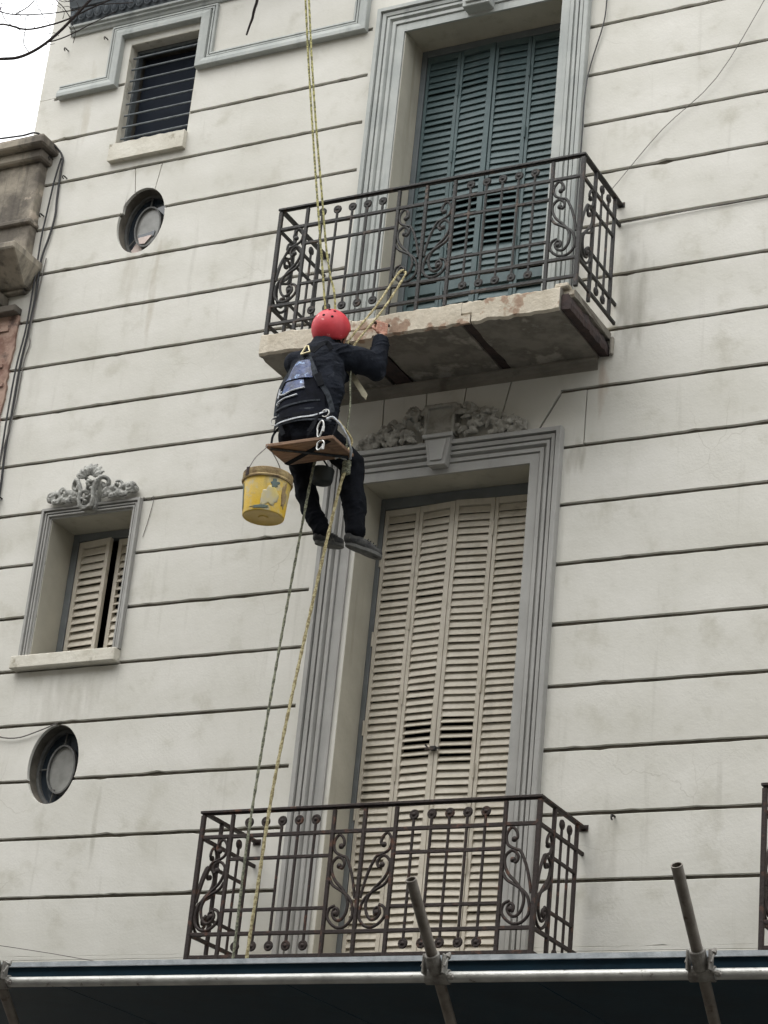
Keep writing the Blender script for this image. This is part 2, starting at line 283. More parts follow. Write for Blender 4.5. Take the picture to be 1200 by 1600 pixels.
    def mesh(s, name, mats, smooth=False, recalc=True):
        me = bpy.data.meshes.new(name); me.from_pydata(s.v, [], s.f); me.update()
        if not isinstance(mats, (list, tuple)): mats = [mats]
        for m_ in mats: me.materials.append(m_)
        me.polygons.foreach_set('material_index', s.mi)
        if recalc or smooth:
            bm = bmesh.new(); bm.from_mesh(me)
            if smooth:
                bmesh.ops.remove_doubles(bm, verts=bm.verts, dist=1e-6)
            bmesh.ops.recalc_face_normals(bm, faces=bm.faces); bm.to_mesh(me); bm.free()
        if smooth:
            me.polygons.foreach_set('use_smooth', [True] * len(me.polygons))
            try: me.set_sharp_from_angle(angle=math.radians(40))
            except Exception: pass
        return me
    def obj(s, name, mats, parent=None, smooth=False, recalc=True, bevel=0.0):
        o = bpy.data.objects.new(name, s.mesh(name, mats, smooth, recalc)); COL.objects.link(o)
        if bevel: bev(o, bevel)
        if parent is not None: put(o, parent)
        return o

def put(o, parent):
    o.parent = parent; o.matrix_parent_inverse = parent_world(parent).inverted()
def parent_world(p):
    m = Matrix.LocRotScale(p.location, p.rotation_euler, p.scale)
    return (parent_world(p.parent) @ p.matrix_parent_inverse @ m) if p.parent else m
def bev(o, wdt, seg=1):
    b = o.modifiers.new('b', 'BEVEL'); b.width = wdt; b.segments = seg; b.limit_method = 'ANGLE'; b.angle_limit = math.radians(40)
def thing(name, label, cat, loc=(0, 0, 0), group=None):
    o = bpy.data.objects.new(name, None); o.empty_display_size = 0.1; COL.objects.link(o); o.location = loc
    return tag(o, label, cat, group)
def tag(o, label=None, cat=None, group=None, kind=None):
    if label: o['label'] = label
    if cat: o['category'] = cat
    if group: o['group'] = group
    if kind: o['kind'] = kind
    return o
def cat_rom(pts, n=6):
    P = [Vector(p) for p in pts]; out = []
    for i in range(len(P) - 1):
        a, b, c, d = P[max(i - 1, 0)], P[i], P[i + 1], P[min(i + 2, len(P) - 1)]
        for k in range(n):
            t = k / n; out.append(0.5 * ((2 * b) + (c - a) * t + (2 * a - 5 * b + 4 * c - d) * t * t + (-a + 3 * b - 3 * c + d) * t ** 3))
    out.append(P[-1]); return out

# ------------------------------------------------------------ ground and street
GZ = -5.14
g = MB().add([(-600, -600, GZ), (600, -600, GZ), (600, 600, GZ), (-600, 600, GZ)], [(0, 1, 2, 3)]).obj('ground', M['asphalt'], recalc=False); tag(g, kind='structure')
g = MB().box(-60, 60, -4.6, 0.0, GZ + 0.004, GZ + 0.15).obj('pavement', M['paving']); tag(g, kind='structure')
g = MB().box(-60, 60, -16.0, -11.4, GZ + 0.004, GZ + 0.15).obj('far_pavement', M['paving']); tag(g, kind='structure')
g = MB().add([(-60, -11.3, GZ + 0.006), (60, -11.3, GZ + 0.006), (60, -4.7, GZ + 0.006), (-60, -4.7, GZ + 0.006)], [(0, 1, 2, 3)]).obj('road', M['asphalt'], recalc=False); tag(g, kind='structure')

ob = thing('unseen_street_building', 'plain pale unseen building across the street behind the viewer, added to block low sky light', 'building', (0, -20, GZ))  # unseen building, added to cut low sky light on the facade
mb = MB(); mb.box(-40, 40, -26, -16.3, GZ + 0.01, GZ + 17)
mb.obj('wall', mat('opposite_wall', srgb(150, 144, 132), srgb(132, 126, 116), 2, 0.9), ob)
M_ow = mat('opposite_window', srgb(50, 56, 60), None, rough=0.3)
for i in range(12):
    for j in range(5): MB().box(-30 + i * 5, -28.6 + i * 5, -16.32, -16.22, GZ + 1.2 + j * 3.3, GZ + 3.3 + j * 3.3).obj('window', M_ow, ob)

# ------------------------------------------------------------ the apartment building: wall
H = 0.43; GR = 0.0125; XL, XR = -3.71, 6.4
bld = thing('apartment_building', 'cream rendered apartment facade with horizontal grooves, iron balconies and louvred shutters', 'building', (0, 0, GZ))
def jit(k, x, s): return 0.0030 * noise.noise(Vector((x * 5.0, k * 7.3, s * 3.1))) + max(0, noise.noise(Vector((x * 9, k * 3.7, 5 + s))) - 0.38) * 0.03 * (1 if s == 0 else -1) + 0.0016 * noise.noise(Vector((x * 30.0, k * 3.3, s)))
OVALS = [(-2.474, 5.505, 0.222, 0.298), (-2.494, 0.98, 0.217, 0.297)]
DX0, DX1 = -0.20, 1.105            # door opening
LDOOR = (DX0, DX1, -0.66, 2.935); UDOOR = (-0.235, 1.115, 3.86, 6.79)
SWIN = (-2.855, -2.12, 1.818, 2.935); TWIN = (-2.85, -2.152, 6.27, 7.27)
RECTS = [LDOOR, UDOOR, SWIN, TWIN]
def strip(mb, xs, lo, hi, y0, y1):
    n = len(xs); o = len(mb.v); ch = 0.003
    for x in xs:
        a, b = lo(x), max(hi(x), lo(x) + 1e-5); c = min(ch, (b - a) / 2)
        mb.v += [(x, y1, a), (x, y0 + c, a), (x, y0, a + c), (x, y0, b - c), (x, y0 + c, b), (x, y1, b)]
    for i in range(n - 1):
        if max(hi(xs[i]) - lo(xs[i]), hi(xs[i + 1]) - lo(xs[i + 1])) < 0.0015: continue
        for k in range(6):
            mb.f.append((o + i * 6 + k, o + (i + 1) * 6 + k, o + (i + 1) * 6 + (k + 1) % 6, o + i * 6 + (k + 1) % 6)); mb.mi.append(mb.cur)
    for e in (0, n - 1):
        if hi(xs[e]) - lo(xs[e]) < 0.0015: continue
        mb.f.append(tuple(o + e * 6 + k for k in range(6))); mb.mi.append(mb.cur)
def frange(a, b, st):
    n = max(1, int(math.ceil((b - a) / st))); return [a + (b - a) * i / n for i in range(n + 1)]
def fill(mb, x0, x1, lo, hi, y0, y1, step=0.06, rects=RECTS):
    """wall area between lo(x) and hi(x), minus the openings"""
    zlo, zhi = lo(x0) , hi(x0)
    cuts = {x0, x1}
    for r in rects:
        for c in r[:2]:
            if x0 < c < x1: cuts.add(c)
    for ox, oz, rx, rz in OVALS:
        if oz - rz < zhi and oz + rz > zlo:
            for c in (ox - rx, ox + rx):
                if x0 < c < x1: cuts.add(c)
    cuts = sorted(cuts)
    for a, b in zip(cuts, cuts[1:]):
        mid = (a + b) / 2; segs = [(lo, hi)]; st = step
        for r in rects:
            if r[0] < mid < r[1]:
                ns = []
                for l, h in segs:
                    if r[3] <= l(mid) or r[2] >= h(mid): ns.append((l, h)); continue
                    if r[2] > l(mid): ns.append((l, (lambda x, z=r[2]: z)))
                    if r[3] < h(mid): ns.append(((lambda x, z=r[3]: z), h))
                segs = ns
        for ox, oz, rx, rz in OVALS:
            if abs(mid - ox) < rx:
                cv = lambda x, ox=ox, rx=rx, rz=rz: rz * math.sqrt(max(0, 1 - ((x - ox) / rx) ** 2))
                ns = []
                for l, h in segs:
                    if oz + rz <= l(mid) or oz - rz >= h(mid): ns.append((l, h)); continue
                    st = 0.012
                    ns.append((l, (lambda x, l=l, h=h, oz=oz, cv=cv: max(l(x), min(h(x), oz - cv(x))))))
                    ns.append(((lambda x, l=l, h=h, oz=oz, cv=cv: min(h(x), max(l(x), oz + cv(x)))), h))
                segs = ns
        xs = frange(a, b, st)
        if st == 0.012: xs = [a + (b - a) * (0.5 - 0.5 * math.cos(math.pi * i / 48)) for i in range(49)]
        for l, h in segs:
            if max(h(x) - l(x) for x in xs) > 0.002: strip(mb, xs, l, h, y0, y1)
wmb = MB()
def course(k, x0, x1):
    if x1 - x0 < 0.005: return
    lo = lambda x: k * H + GR + jit(k, x, 0); hi = lambda x: (k + 1) * H - GR + jit(k + 1, x, 1)
    fill(wmb, x0, x1, lo, hi, 0.0, 0.03)
PL = -0.535; PR = 1.302
cz = lambda z: (lambda x: z)
for k in range(-12, 24):
    left = -3.56 if k >= 14 else XL
    if k >= 16: continue
    if k < -2: course(k, left, XR); continue
    if k == -2: fill(wmb, XL, PL, cz(-2 * H + GR), cz(-H - GR), 0, 0.03); fill(wmb, PR, XR, cz(-2 * H + GR), cz(-H - GR), 0, 0.03); fill(wmb, XL, PL, cz(-H - GR), cz(-H + 0.016), 0.0, 0.03); fill(wmb, PR, XR, cz(-H - GR), cz(-H + 0.016), 0.0, 0.03); continue
    lend = -0.62 if k == 7 else PL; rst = 1.484 if k == 7 else PR
    if k == 13: course(k, left, -2.66); course(k, -2.20, lend)
    else: course(k, left, lend)
    course(k, rst, XR)
for k in range(16, 24): course(k, PR, XR)
fill(wmb, XL, PL, cz(16 * H + GR), cz(10.3), 0.0, 0.03)
fill(wmb, XL, -3.56, cz(14 * H - GR), cz(16 * H + GR), 0.0, 0.03)
fill(wmb, PL, PR, cz(-2 * H), cz(3.02), 0.0, 0.03)
fill(wmb, PL, PR, cz(3.66), cz(10.3), 0.0, 0.03)
# flat-arch blocks over the lower door
def clip(poly, a, b, off):
    """keep the part of poly to the right of line a->b, moved in by off"""
    d = Vector((b[0] - a[0], b[1] - a[1])).normalized(); n = Vector((d.y, -d.x)); out = []
    f = lambda p: (p[0] - a[0]) * n.x + (p[1] - a[1]) * n.y - off
    for i in range(len(poly)):
        p, q = poly[i], poly[(i + 1) % len(poly)]; fp, fq = f(p), f(q)
        if fp >= 0: out.append(p)
        if (fp >= 0) != (fq >= 0): t = fp / (fp - fq); out.append((p[0] + (q[0] - p[0]) * t, p[1] + (q[1] - p[1]) * t))
    return out
J = [((-0.45, 3.02), (-0.52, 3.66)), ((-0.07, 3.02), (-0.094, 3.66)), ((0.262, 3.02), (0.246, 3.66)), ((0.512, 3.02), (0.566, 3.66)), ((0.79, 3.02), (0.922, 3.66))]
J2 = ((1.055, 3.02), (1.284, 3.42))
base = [(PL, 3.02), (PR, 3.02), (PR, 3.66), (PL, 3.66)]
for i in range(len(J) + 1):
    p = base
    if i > 0: p = clip(p, J[i - 1][0], J[i - 1][1], 0.005)
    if i < len(J): p = clip(p, J[i][1], J[i][0], 0.005)
    else:
        a = clip([(x, z) for x, z in p], J2[1], J2[0], 0.006); a = [(x, min(z, 3.66)) for x, z in a]
        wmb.prism([(J[-1][0][0] + 0.006, 3.02), (J2[0][0] - 0.006, 3.02), (J2[1][0] - 0.008, 3.43), (1.28, 3.45), (PR, 3.455), (PR, 3.66), (J[-1][1][0] + 0.006, 3.66)], 0.0, 0.03)
        wmb.prism([(J2[0][0] + 0.008, 3.02), (1.476, 3.02), (1.476, 3.428), (1.292, 3.424), (J2[1][0] + 0.004, 3.41)], 0.0, 0.03)
        continue
    wmb.prism(p, 0.0, 0.03)
wmb.prism([(-0.62, 3.02), (PL, 3.02), (PL, 3.43), (-0.62, 3.43)], 0.0, 0.03)
# keystone joints over the upper round window (course 13)
z0, z1 = 13 * H + GR, 14 * H - GR
ox, oz, rx, rz = OVALS[0]
arc = [(ox + rx * math.cos(a), oz + rz * math.sin(a)) for a in [math.pi * i / 40 for i in range(41)]]
arc = [p for p in arc if p[1] > z0]
base = [(-2.66, z1), (-2.66, z0)] + [(arc[-1][0], z0)] + arc[::-1] + [(arc[0][0], z0), (-2.20, z0), (-2.20, z1)]
JK = [((-2.542, 5.60), (-2.604, 6.02)), ((-2.405, 5.60), (-2.345, 6.02))]
for i in range(3):
    p = base
    if i > 0: p = clip(p, JK[i - 1][0], JK[i - 1][1], 0.004)
    if i < 2: p = clip(p, JK[i][1], JK[i][0], 0.004)
    wmb.prism(p, 0.0, 0.03)
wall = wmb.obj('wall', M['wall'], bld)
# the body of the wall behind the grooves, and the rest of the shell
bmb = MB()
for a, b in ((GZ, 3.40), (3.40, 10.3)):
    fill(bmb, XL, XR, cz(a), cz(b), 0.024, 0.40, 1.0)
bmb.box(XL, XL + 0.3, 0.401, 9, GZ, 10.3); bmb.box(XR - 0.3, XR, 0.401, 9, GZ, 10.3)
bmb.box(XL + 0.301, XR - 0.301, 1.6, 1.7, GZ, 10.1); bmb.box(XL + 0.301, XR - 0.301, 0.401, 9, 10.1, 10.3)
bmb.box(XL + 0.301, XR - 0.301, 0.401, 1.599, 3.35, 3.6)
bmb.obj('wall_core', M['groove'], bld)
rm = MB().box(XL + 0.305, XR - 0.305, 1.55, 1.59, GZ, 10.05).obj('dark_interior', M['dark'], bld)

# reveal linings (painted jambs) : thin shells 3 mm proud of the core
def reveal(r, d, m_, name='reveal'):
    x0, x1, a, b = r; mb = MB(); t = 0.004
    mb.box(x0, x0 + t, 0.001, d, a, b); mb.box(x1 - t, x1, 0.001, d, a, b); mb.box(x0 + t, x1 - t, 0.001, d, b - t, b)
    return mb.obj(name, m_, bld)
reveal(LDOOR, 0.38, M['jamb']); reveal(UDOOR, 0.38, M['jamb']); reveal(SWIN, 0.38, M['jamb']); reveal(TWIN, 0.10, M['sill'])

# ------------------------------------------------------------ mouldings
PROF = [(0, -0.002), (0, 0.060), (0.005, 0.066), (0.036, 0.066), (0.040, 0.030), (0.048, 0.030), (0.050, 0.050), (0.078, 0.044), (0.080, 0.018), (0.090, 0.018), (0.092, 0.042), (0.114, 0.042), (0.120, 0.028), (0.128, 0.014), (0.136, 0.014), (0.138, 0.030), (0.166, 0.030), (0.169, 0.012), (0.176, 0.018), (0.245, 0.018), (0.245, -0.002)]
def sc_prof(p, wdt, dep=1.0): k = wdt / p[-1][0]; return [(u * k, v * dep if v > 0 else v) for u, v in p]
fr = MB().trim([(-0.47, -0.66), (-0.47, 3.15), (1.335, 3.15), (1.335, -0.66)], sc_prof(PROF, 0.235)).obj('door_surround', M['trim'], bld)
fr = MB().trim([(-0.475, 3.86), (-0.475, 7.01), (1.32, 7.01), (1.32, 3.86)], sc_prof(PROF, 0.235)).obj('door_surround', M['trim2'], bld)
PW = [(0, -0.002), (0, 0.042), (0.019, 0.042), (0.022, 0.014), (0.028, 0.014), (0.030, 0.030), (0.041, 0.030), (0.043, 0.010), (0.049, 0.010), (0.051, 0.026), (0.062, 0.026), (0.065, 0.008), (0.078, 0.008), (0.078, -0.002)]
MB().trim([(-2.935, 1.82), (-2.935, 3.015), (-2.048, 3.015), (-2.048, 1.82)], PW).obj('window_surround', M['trim'], bld)
PC = [(0, -0.002), (0, 0.030), (0.016, 0.034), (0.018, 0.010), (0.024, 0.010), (0.026, 0.034), (0.040, 0.034), (0.043, 0.014), (0.052, 0.014), (0.055, 0.046), (0.094, 0.060), (0.125, 0.060), (0.130, 0.054), (0.130, -0.002)]
MB().trim([(-3.50, 6.985), (-3.045, 6.985), (-3.045, 7.47), (-2.012, 7.47), (-2.012, 6.985), (-0.705, 6.985), (-0.705, 9.0)], PC).obj('stepped_band', M['trim2'], bld)
# sills
s_ = MB().box(-2.975, -2.05, -0.075, 0.30, 1.718, 1.8165).obj('window_sill', M['sill'], bld, bevel=0.006)
mb = MB()
xs = frange(-2.865, -2.145, 0.02); o = 0; top = [6.262 + 0.014 * noise.noise(Vector((x * 14, 1, 2))) for x in xs]
poly = [(xs[0], 6.105), (xs[-1], 6.105)] + [(x, t) for x, t in reversed(list(zip(xs, top)))]
mb.prism(poly, -0.05, 0.02)
for i in range(14):
    x = random.uniform(-2.84, -2.16); mb.ball((x, random.uniform(-0.02, 0.03), 6.265), random.uniform(.006, .018), .012, random.uniform(.004, .012), 4, 6)
mb.obj('window_sill', M['sill'], bld)
# bed moulding beneath the balcony slab
PB = [(0, -0.002), (0, 0.045), (0.014, 0.045), (0.022, 0.026), (0.04, 0.020), (0.050, 0.008), (0.085, 0.006), (0.085, -0.002)]
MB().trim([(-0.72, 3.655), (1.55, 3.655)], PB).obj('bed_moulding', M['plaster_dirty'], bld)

# entablature over the top window
MB().trim([(-3.48, 7.565), (-0.95, 7.565)], [(0, -0.002), (0, 0.07), (0.02, 0.07), (0.028, 0.05), (0.045, 0.05), (0.055, 0.03), (0.075, 0.02), (0.075, -0.002)]).obj('cornice_fillet', M['trim2'], bld)
XE = -0.95
mb = MB().add([(-3.48, -0.055, 7.567), (XE, -0.055, 7.567), (XE, -0.09, 7.715), (-3.48, -0.09, 7.715), (-3.48, 0.0, 7.567), (XE, 0.0, 7.567), (XE, 0.0, 7.715), (-3.48, 0.0, 7.715)],
              [(0, 1, 2, 3), (4, 7, 6, 5), (0, 3, 7, 4), (1, 5, 6, 2), (3, 2, 6, 7), (0, 4, 5, 1)])
for i in range(30):
    x = -3.44 + i * 0.083; mb.ball((x, -0.075, 7.645), 0.024, 0.03, 0.046, 8, 10); mb.torus((x, -0.082, 7.645), 0.034, 0.006, 'Y', 14, 5, mtx=Matrix.Diagonal((1, 1, 1.5)))
mb.obj('egg_moulding', M['slate'], bld, smooth=True)
mb = MB(); pr = [(0.0, 7.716), (-0.10, 7.716), (-0.105, 7.735), (-0.125, 7.78), (-0.16, 7.86), (-0.22, 7.95), (-0.30, 8.02), (-0.42, 8.06), (-0.42, 8.14), (0.0, 8.14)]
for x in (-3.48, XE): mb.v += [(x, a, b) for a, b in pr]
n = len(pr); mb.f = [(k, (k + 1) % n, (k + 1) % n + n, k + n) for k in range(n)] + [tuple(range(n)), tuple(range(n, 2 * n))]; mb.mi = [0] * len(mb.f)
mb.obj('cornice', M['slate'], bld)

# ------------------------------------------------------------ louvred shutters
def leaf(mb, x0, x1, z0, z1, y0, y1, pitch, st_l, st_r, rail_t, rail_b, opened=(), tilt=0.42, mids=(), seed=0, optilt=0.72, hk=0.56):
    """one shutter leaf; y0 at x0 and y1 at x1, thickness behind; slats between the stiles"""
    rnd = random.Random(seed); d = Vector((x1 - x0, y1 - y0, 0)); L = d.length; d.normalize(); nrm = Vector((-d.y, d.x, 0))   # nrm points into the wall (+Y)
    o = Vector((x0, y0, 0)); up = Vector((0, 0, 1))
    B = Matrix((d, nrm, up)).transposed().to_4x4()
    def bx(a, b, ya, yb, za, zb):
        c = o + d * ((a + b) / 2) + nrm * ((ya + yb) / 2) + up * ((za + zb) / 2)
        mb.obox(Matrix.Translation(c) @ B, (b - a) / 2, (yb - ya) / 2, (zb - za) / 2)
    T = 0.034
    bx(0, st_l, 0, T, z0, z1); bx(L - st_r, L, 0, T, z0, z1)
    bx(st_l, L - st_r, 0.001, T - 0.001, z1 - rail_t, z1); bx(st_l, L - st_r, 0.001, T - 0.001, z0, z0 + rail_b)
    for mz in mids: bx(st_l, L - st_r, 0.001, T - 0.001, mz - 0.04, mz + 0.04)
    z = z1 - rail_t - pitch * 0.6; i = 0
    while z > z0 + rail_b + pitch * 0.4:
        if not any(abs(z - mz) < 0.055 for mz in mids):
            op = any(a < z < b for a, b in opened)
            t = (optilt if op else tilt) + rnd.uniform(-0.05, 0.05) + (0.16 if rnd.random() < 0.05 else 0); h = pitch * (0.48 if op else hk)
            c = o + d * (L + st_l - st_r) / 2 + nrm * (T / 2) + up * (z + rnd.uniform(-0.0022, 0.0022))
            rr = Matrix.Rotation(rnd.uniform(-0.012, 0.012), 4, 'Y') @ Matrix.Rotation(-t, 4, 'X')
            mb.obox(Matrix.Translation(c) @ B @ rr, (L - st_l - st_r) / 2 + 0.003, 0.0035, h)
        z -= pitch; i += 1
def hinges(x, y, zs, m_, parent, r=0.007, l=0.05):
    for z in zs: MB().tube([(x, y, z - l), (x, y, z + l)], r, 8).ball((x, y, z + l), r * 1.3, None, None, 4, 8).obj('hinge', m_, parent)

# lower french window
fw = MB().box(DX0 + 0.0045, -0.158, 0.30, 0.36, -0.655, 2.93).box(1.062, DX1 - 0.0045, 0.30, 0.36, -0.655, 2.93).box(-0.157, 1.061, 0.301, 0.359, 2.845, 2.93)
fw = fw.obj('french_window', M['frame_grey'], bld, bevel=0.004); tag(fw, 'tall lower french window behind closed beige shutters')
pt = 0.0535
spec = [(-0.152, 0.128, 0.302, 0.292, (), 11), (0.132, 0.418, 0.290, 0.262, ((0.945, 1.21),), 12), (0.423, 0.712, 0.262, 0.290, ((0.915, 1.23),), 13), (0.716, 1.058, 0.292, 0.302, (), 14)]
for i, (a, b, ya, yb, op, sd_) in enumerate(spec):
    mb = MB(); leaf(mb, a, b, -0.63, 2.835 if i < 2 else 2.84, ya, yb, pt, 0.026, 0.030 if i != 1 else 0.04, 0.045, 0.12, op, 0.40, (), sd_)
    lf = mb.obj('shutter_leaf', M['shutter_beige'], fw, bevel=0.0012)
hinges(0.130, 0.283, (2.5, 1.95, 1.4, 0.85, 0.2), M['shutter_beige'], fw); hinges(0.714, 0.284, (2.6, 2.05, 1.45, 0.85, 0.2), M['shutter_beige'], fw); hinges(-0.155, 0.296, (2.45, 1.85, 1.2, 0.6), M['shutter_beige'], fw)
MB().box(0.36, 0.47, 0.238, 0.248, 1.002, 1.014).box(0.40, 0.44, 0.232, 0.262, 0.995, 1.021).tube([(0.405, 0.23, 0.99), (0.37, 0.225, 1.03)], 0.006).obj('latch', M['iron'], fw)
# upper french window
fw = MB().box(UDOOR[0] + 0.0045, -0.185, 0.29, 0.36, 3.862, 6.785).box(1.08, UDOOR[1] - 0.0045, 0.29, 0.36, 3.862, 6.785).box(-0.184, 1.079, 0.291, 0.359, 6.725, 6.785)
fw = fw.obj('french_window', M['frame_teal'], bld, bevel=0.004); tag(fw, 'upper french window behind closed dark teal shutters')
for i, (a, b, ya, yb, op, sd_) in enumerate([(-0.180, 0.112, 0.302, 0.296, (), 21), (0.116, 0.412, 0.294, 0.272, ((4.95, 5.36),), 22), (0.417, 0.708, 0.282, 0.296, ((4.95, 5.36),), 23), (0.712, 1.076, 0.298, 0.302, (), 24)]):
    mb = MB(); leaf(mb, a, b, 3.89, 6.72, ya, yb, 0.058, 0.024, 0.030 if i != 1 else 0.045, 0.05, 0.14, op, 0.30, (4.62,), sd_, 0.58, 0.60)
    mb.obj('shutter_leaf', M['shutter_teal'], fw, bevel=0.0012)
hinges(0.114, 0.286, (6.35, 5.75, 4.9, 4.2), M['shutter_teal'], fw); hinges(0.710, 0.288, (6.4, 5.85, 4.9, 4.2), M['shutter_teal'], fw)
# small window
fw = MB().box(SWIN[0] + 0.0045, -2.795, 0.29, 0.36, 1.82, 2.93).box(-2.165, SWIN[1] - 0.0045, 0.29, 0.36, 1.82, 2.93).box(-2.794, -2.166, 0.291, 0.359, 2.87, 2.93)
fw = fw.obj('small_window', M['frame_grey'], bld, bevel=0.004); tag(fw, 'small window with beige shutters, one leaf ajar')
mb = MB(); leaf(mb, -2.79, -2.482, 1.85, 2.862, 0.300, 0.262, 0.062, 0.036, 0.036, 0.05, 0.05, (), 0.40, (), 31); mb.obj('shutter_leaf', M['shutter_beige'], fw, bevel=0.0012)
mb = MB(); leaf(mb, -2.44, -2.170, 1.85, 2.862, 0.315, 0.300, 0.062, 0.036, 0.036, 0.05, 0.05, ((2.25, 2.58),), 0.40, (), 32); mb.obj('shutter_leaf', M['shutter_beige'], fw, bevel=0.0012)
# top barred window
tw = MB().box(-2.846, -2.825, 0.10, 0.16, 6.28, 7.262).box(-2.178, -2.156, 0.10, 0.16, 6.28, 7.262).box(-2.824, -2.179, 0.101, 0.159, 7.235, 7.262).obj('barred_window', M['bar'], bld)
tag(tw, 'dark window opening with horizontal bars at the top')
for i in range(8):
    z = 7.155 - i * 0.113; MB().tube([(-2.835, 0.045, z), (-2.165, 0.045, z + 0.002)], 0.0085, 8).obj('bar', M['bar'], tw)
MB().box(-2.82, -2.18, 0.20, 0.206, 6.30, 7.23).obj('glass_pane', M['room_blue'], tw)
MB().box(-2.40, -2.19, 0.30, 0.34, 6.29, 6.62).box(-2.19, -2.17, 0.22, 0.26, 6.29, 7.2).obj('inner_casing', M['room_blue'], tw)
mb = MB(); mb.box(-2.155, -2.149, -0.004, 0.0, 6.3, 7.2)

# round windows
def ring(mb, cx, cz_, rx, rz, wd, y0, y1, n=48):
    o = len(mb.v)
    for i in range(n):
        a = 2 * math.pi * i / n; c, s = math.cos(a), math.sin(a)
        for q in ((rx, y1), (rx, y0), (rx - wd, y0), (rx - wd, y1)):
            k = q[0] / rx if rx else 1; mb.v.append((cx + q[0] * c, q[1], cz_ + (rz - (rx - q[0])) * s))
    for i in range(n):
        for k in range(4): mb.f.append((o + i * 4 + k, o + i * 4 + (k + 1) % 4, o + ((i + 1) % n) * 4 + (k + 1) % 4, o + ((i + 1) % n) * 4 + k)); mb.mi.append(mb.cur)
def disc(mb, cx, cz_, rx, rz, y, n=40): mb.prism([(cx + rx * math.cos(2 * math.pi * i / n), cz_ + rz * math.sin(2 * math.pi * i / n)) for i in range(n)], y, y + 0.006)
for n_, (ox, oz, rx, rz) in enumerate(OVALS):
    mb = MB(); ring(mb, ox, oz, rx - 0.002, rz - 0.002, 0.022, 0.11, 0.15); ow = mb.obj('round_window', M['oculus_frame'], bld)
    tag(ow, 'upper oval window with a broken pane and painted pale reflections' if n_ == 0 else 'lower oval window with a grey inner pane')
    mb = MB(); ring(mb, ox + 0.01, oz - 0.01, rx * 0.56, rz * 0.62, 0.013, 0.090, 0.13, 40)
    for a in ((90, 0.0), (180, 0.0), (0, 0.0), (252, 0.0)) if n_ else ((215, 0), (262, 0), (0, 0), (90, 0)):
        t = math.radians(a[0]); c, s = math.cos(t), math.sin(t)
        mb.tube([(ox + rx * 0.5 * c, 0.11, oz + rz * 0.55 * s), (ox + rx * 0.93 * c, 0.12, oz + rz * 0.93 * s)], 0.007, 6)
    mb.obj('glazing_bar', M['oculus_frame'], ow)
    mb = MB(); disc(mb, ox + 0.01, oz - 0.01, rx * 0.53, rz * 0.59, 0.112); mb.obj('inner_pane', M['glass_grey'], ow)
    mb = MB(); disc(mb, ox, oz, rx - 0.02, rz - 0.02, 0.142); mb.obj('outer_pane', M['glass_dark'], ow)
    if n_ == 0:  # pale pieces paint the reflections in this pane
        MB().prism([(ox - .15, oz - .20), (ox - .08, oz - .27), (ox - .02, oz - .275), (ox - .03, oz - .16), (ox - .09, oz - .10)], 0.130, 0.136).obj('reflection_patch', M['reflection_pink'], ow)
        MB().prism([(ox + .02, oz - .272), (ox + .09, oz - .24), (ox + .15, oz - .16), (ox + .11, oz - .16), (ox + .03, oz - .23)], 0.130, 0.136).obj('reflection_patch', M['reflection_pink'], ow)
        MB().prism([(ox - .08, oz - .07), (ox + .08, oz - .05), (ox + .07, oz - .10), (ox - .05, oz - .13)], 0.104, 0.110).obj('pane_shard', M['glass_dark'], ow)
        MB().prism([(ox - .07, oz - .10), (ox + .06, oz - .09), (ox + .0, oz - .16), (ox - .05, oz - .155)], 0.098, 0.103).obj('reflection_patch', M['reflection_pink'], ow)
    else:
        pass

# ------------------------------------------------------------ keystones and plaster ornament
def remesh_obj(name, mb, m_, parent, vox, smooth_it=2, disp=None, fac=0.5):
    o = bpy.data.objects.new(name, mb.mesh(name, m_, recalc=False)); COL.objects.link(o)
    r = o.modifiers.new('r', 'REMESH'); r.mode = 'VOXEL'; r.voxel_size = vox; r.use_smooth_shade = True
    if smooth_it: s = o.modifiers.new('s', 'SMOOTH'); s.iterations = smooth_it; s.factor = fac
    dg = bpy.context.evaluated_depsgraph_get(); dg.update()
    me = bpy.data.meshes.new_from_object(o.evaluated_get(dg)); o.modifiers.clear(); o.data = me; me.name = name
    me.materials.clear()
    for q in (m_ if isinstance(m_, (list, tuple)) else [m_]): me.materials.append(q)
    if disp:
        me.update(); nm = [v.normal.copy() for v in me.vertices]
        for v, n in zip(me.vertices, nm): v.co = v.co + n * disp(v.co)
    me.polygons.foreach_set('use_smooth', [True] * len(me.polygons)); me.update()
    if parent is not None: put(o, parent)
    return o
def leafblob(mb, c, ang, L, W, rise=0.03):
    m_ = Matrix.Rotation(-ang, 3, 'Y')
    for k in range(5):
        t = k / 4 - 0.5; q = m_ @ Vector((t * L, 0, 0)); wv = W * (1 - (2 * abs(t)) ** 1.6) * 0.5 + 0.006
        mb.ball((c[0] + q.x, c[1] - rise * (1 - abs(t)), c[2] + q.z), wv * 1.1, 0.010, wv, 6, 8, m_)
    a_, b_ = m_ @ Vector((-0.5 * L, 0, 0)), m_ @ Vector((0.5 * L, 0, 0)); mb.tube([Vector(c) + a_ + Vector((0, -rise * .5 - 0.008, 0)), Vector(c) + Vector((0, -rise - 0.013, 0)), Vector(c) + b_ + Vector((0, -rise * .5 - 0.006, 0))], 0.0042, 6)
def scrollblob(mb, c, r, turns=1.4, a0=0.0, sgn=1, th=0.012, y=-0.05):
    n = int(18 * turns)
    for i in range(n):
        t = i / (n - 1); a = a0 + sgn * t * turns * 2 * math.pi; q = r * (1 - 0.8 * t)
        mb.ball((c[0] + q * math.cos(a), y - 0.02 * t, c[1] + q * math.sin(a)), th * (1 - 0.3 * t), th * 1.3, th * (1 - 0.3 * t), 5, 7)
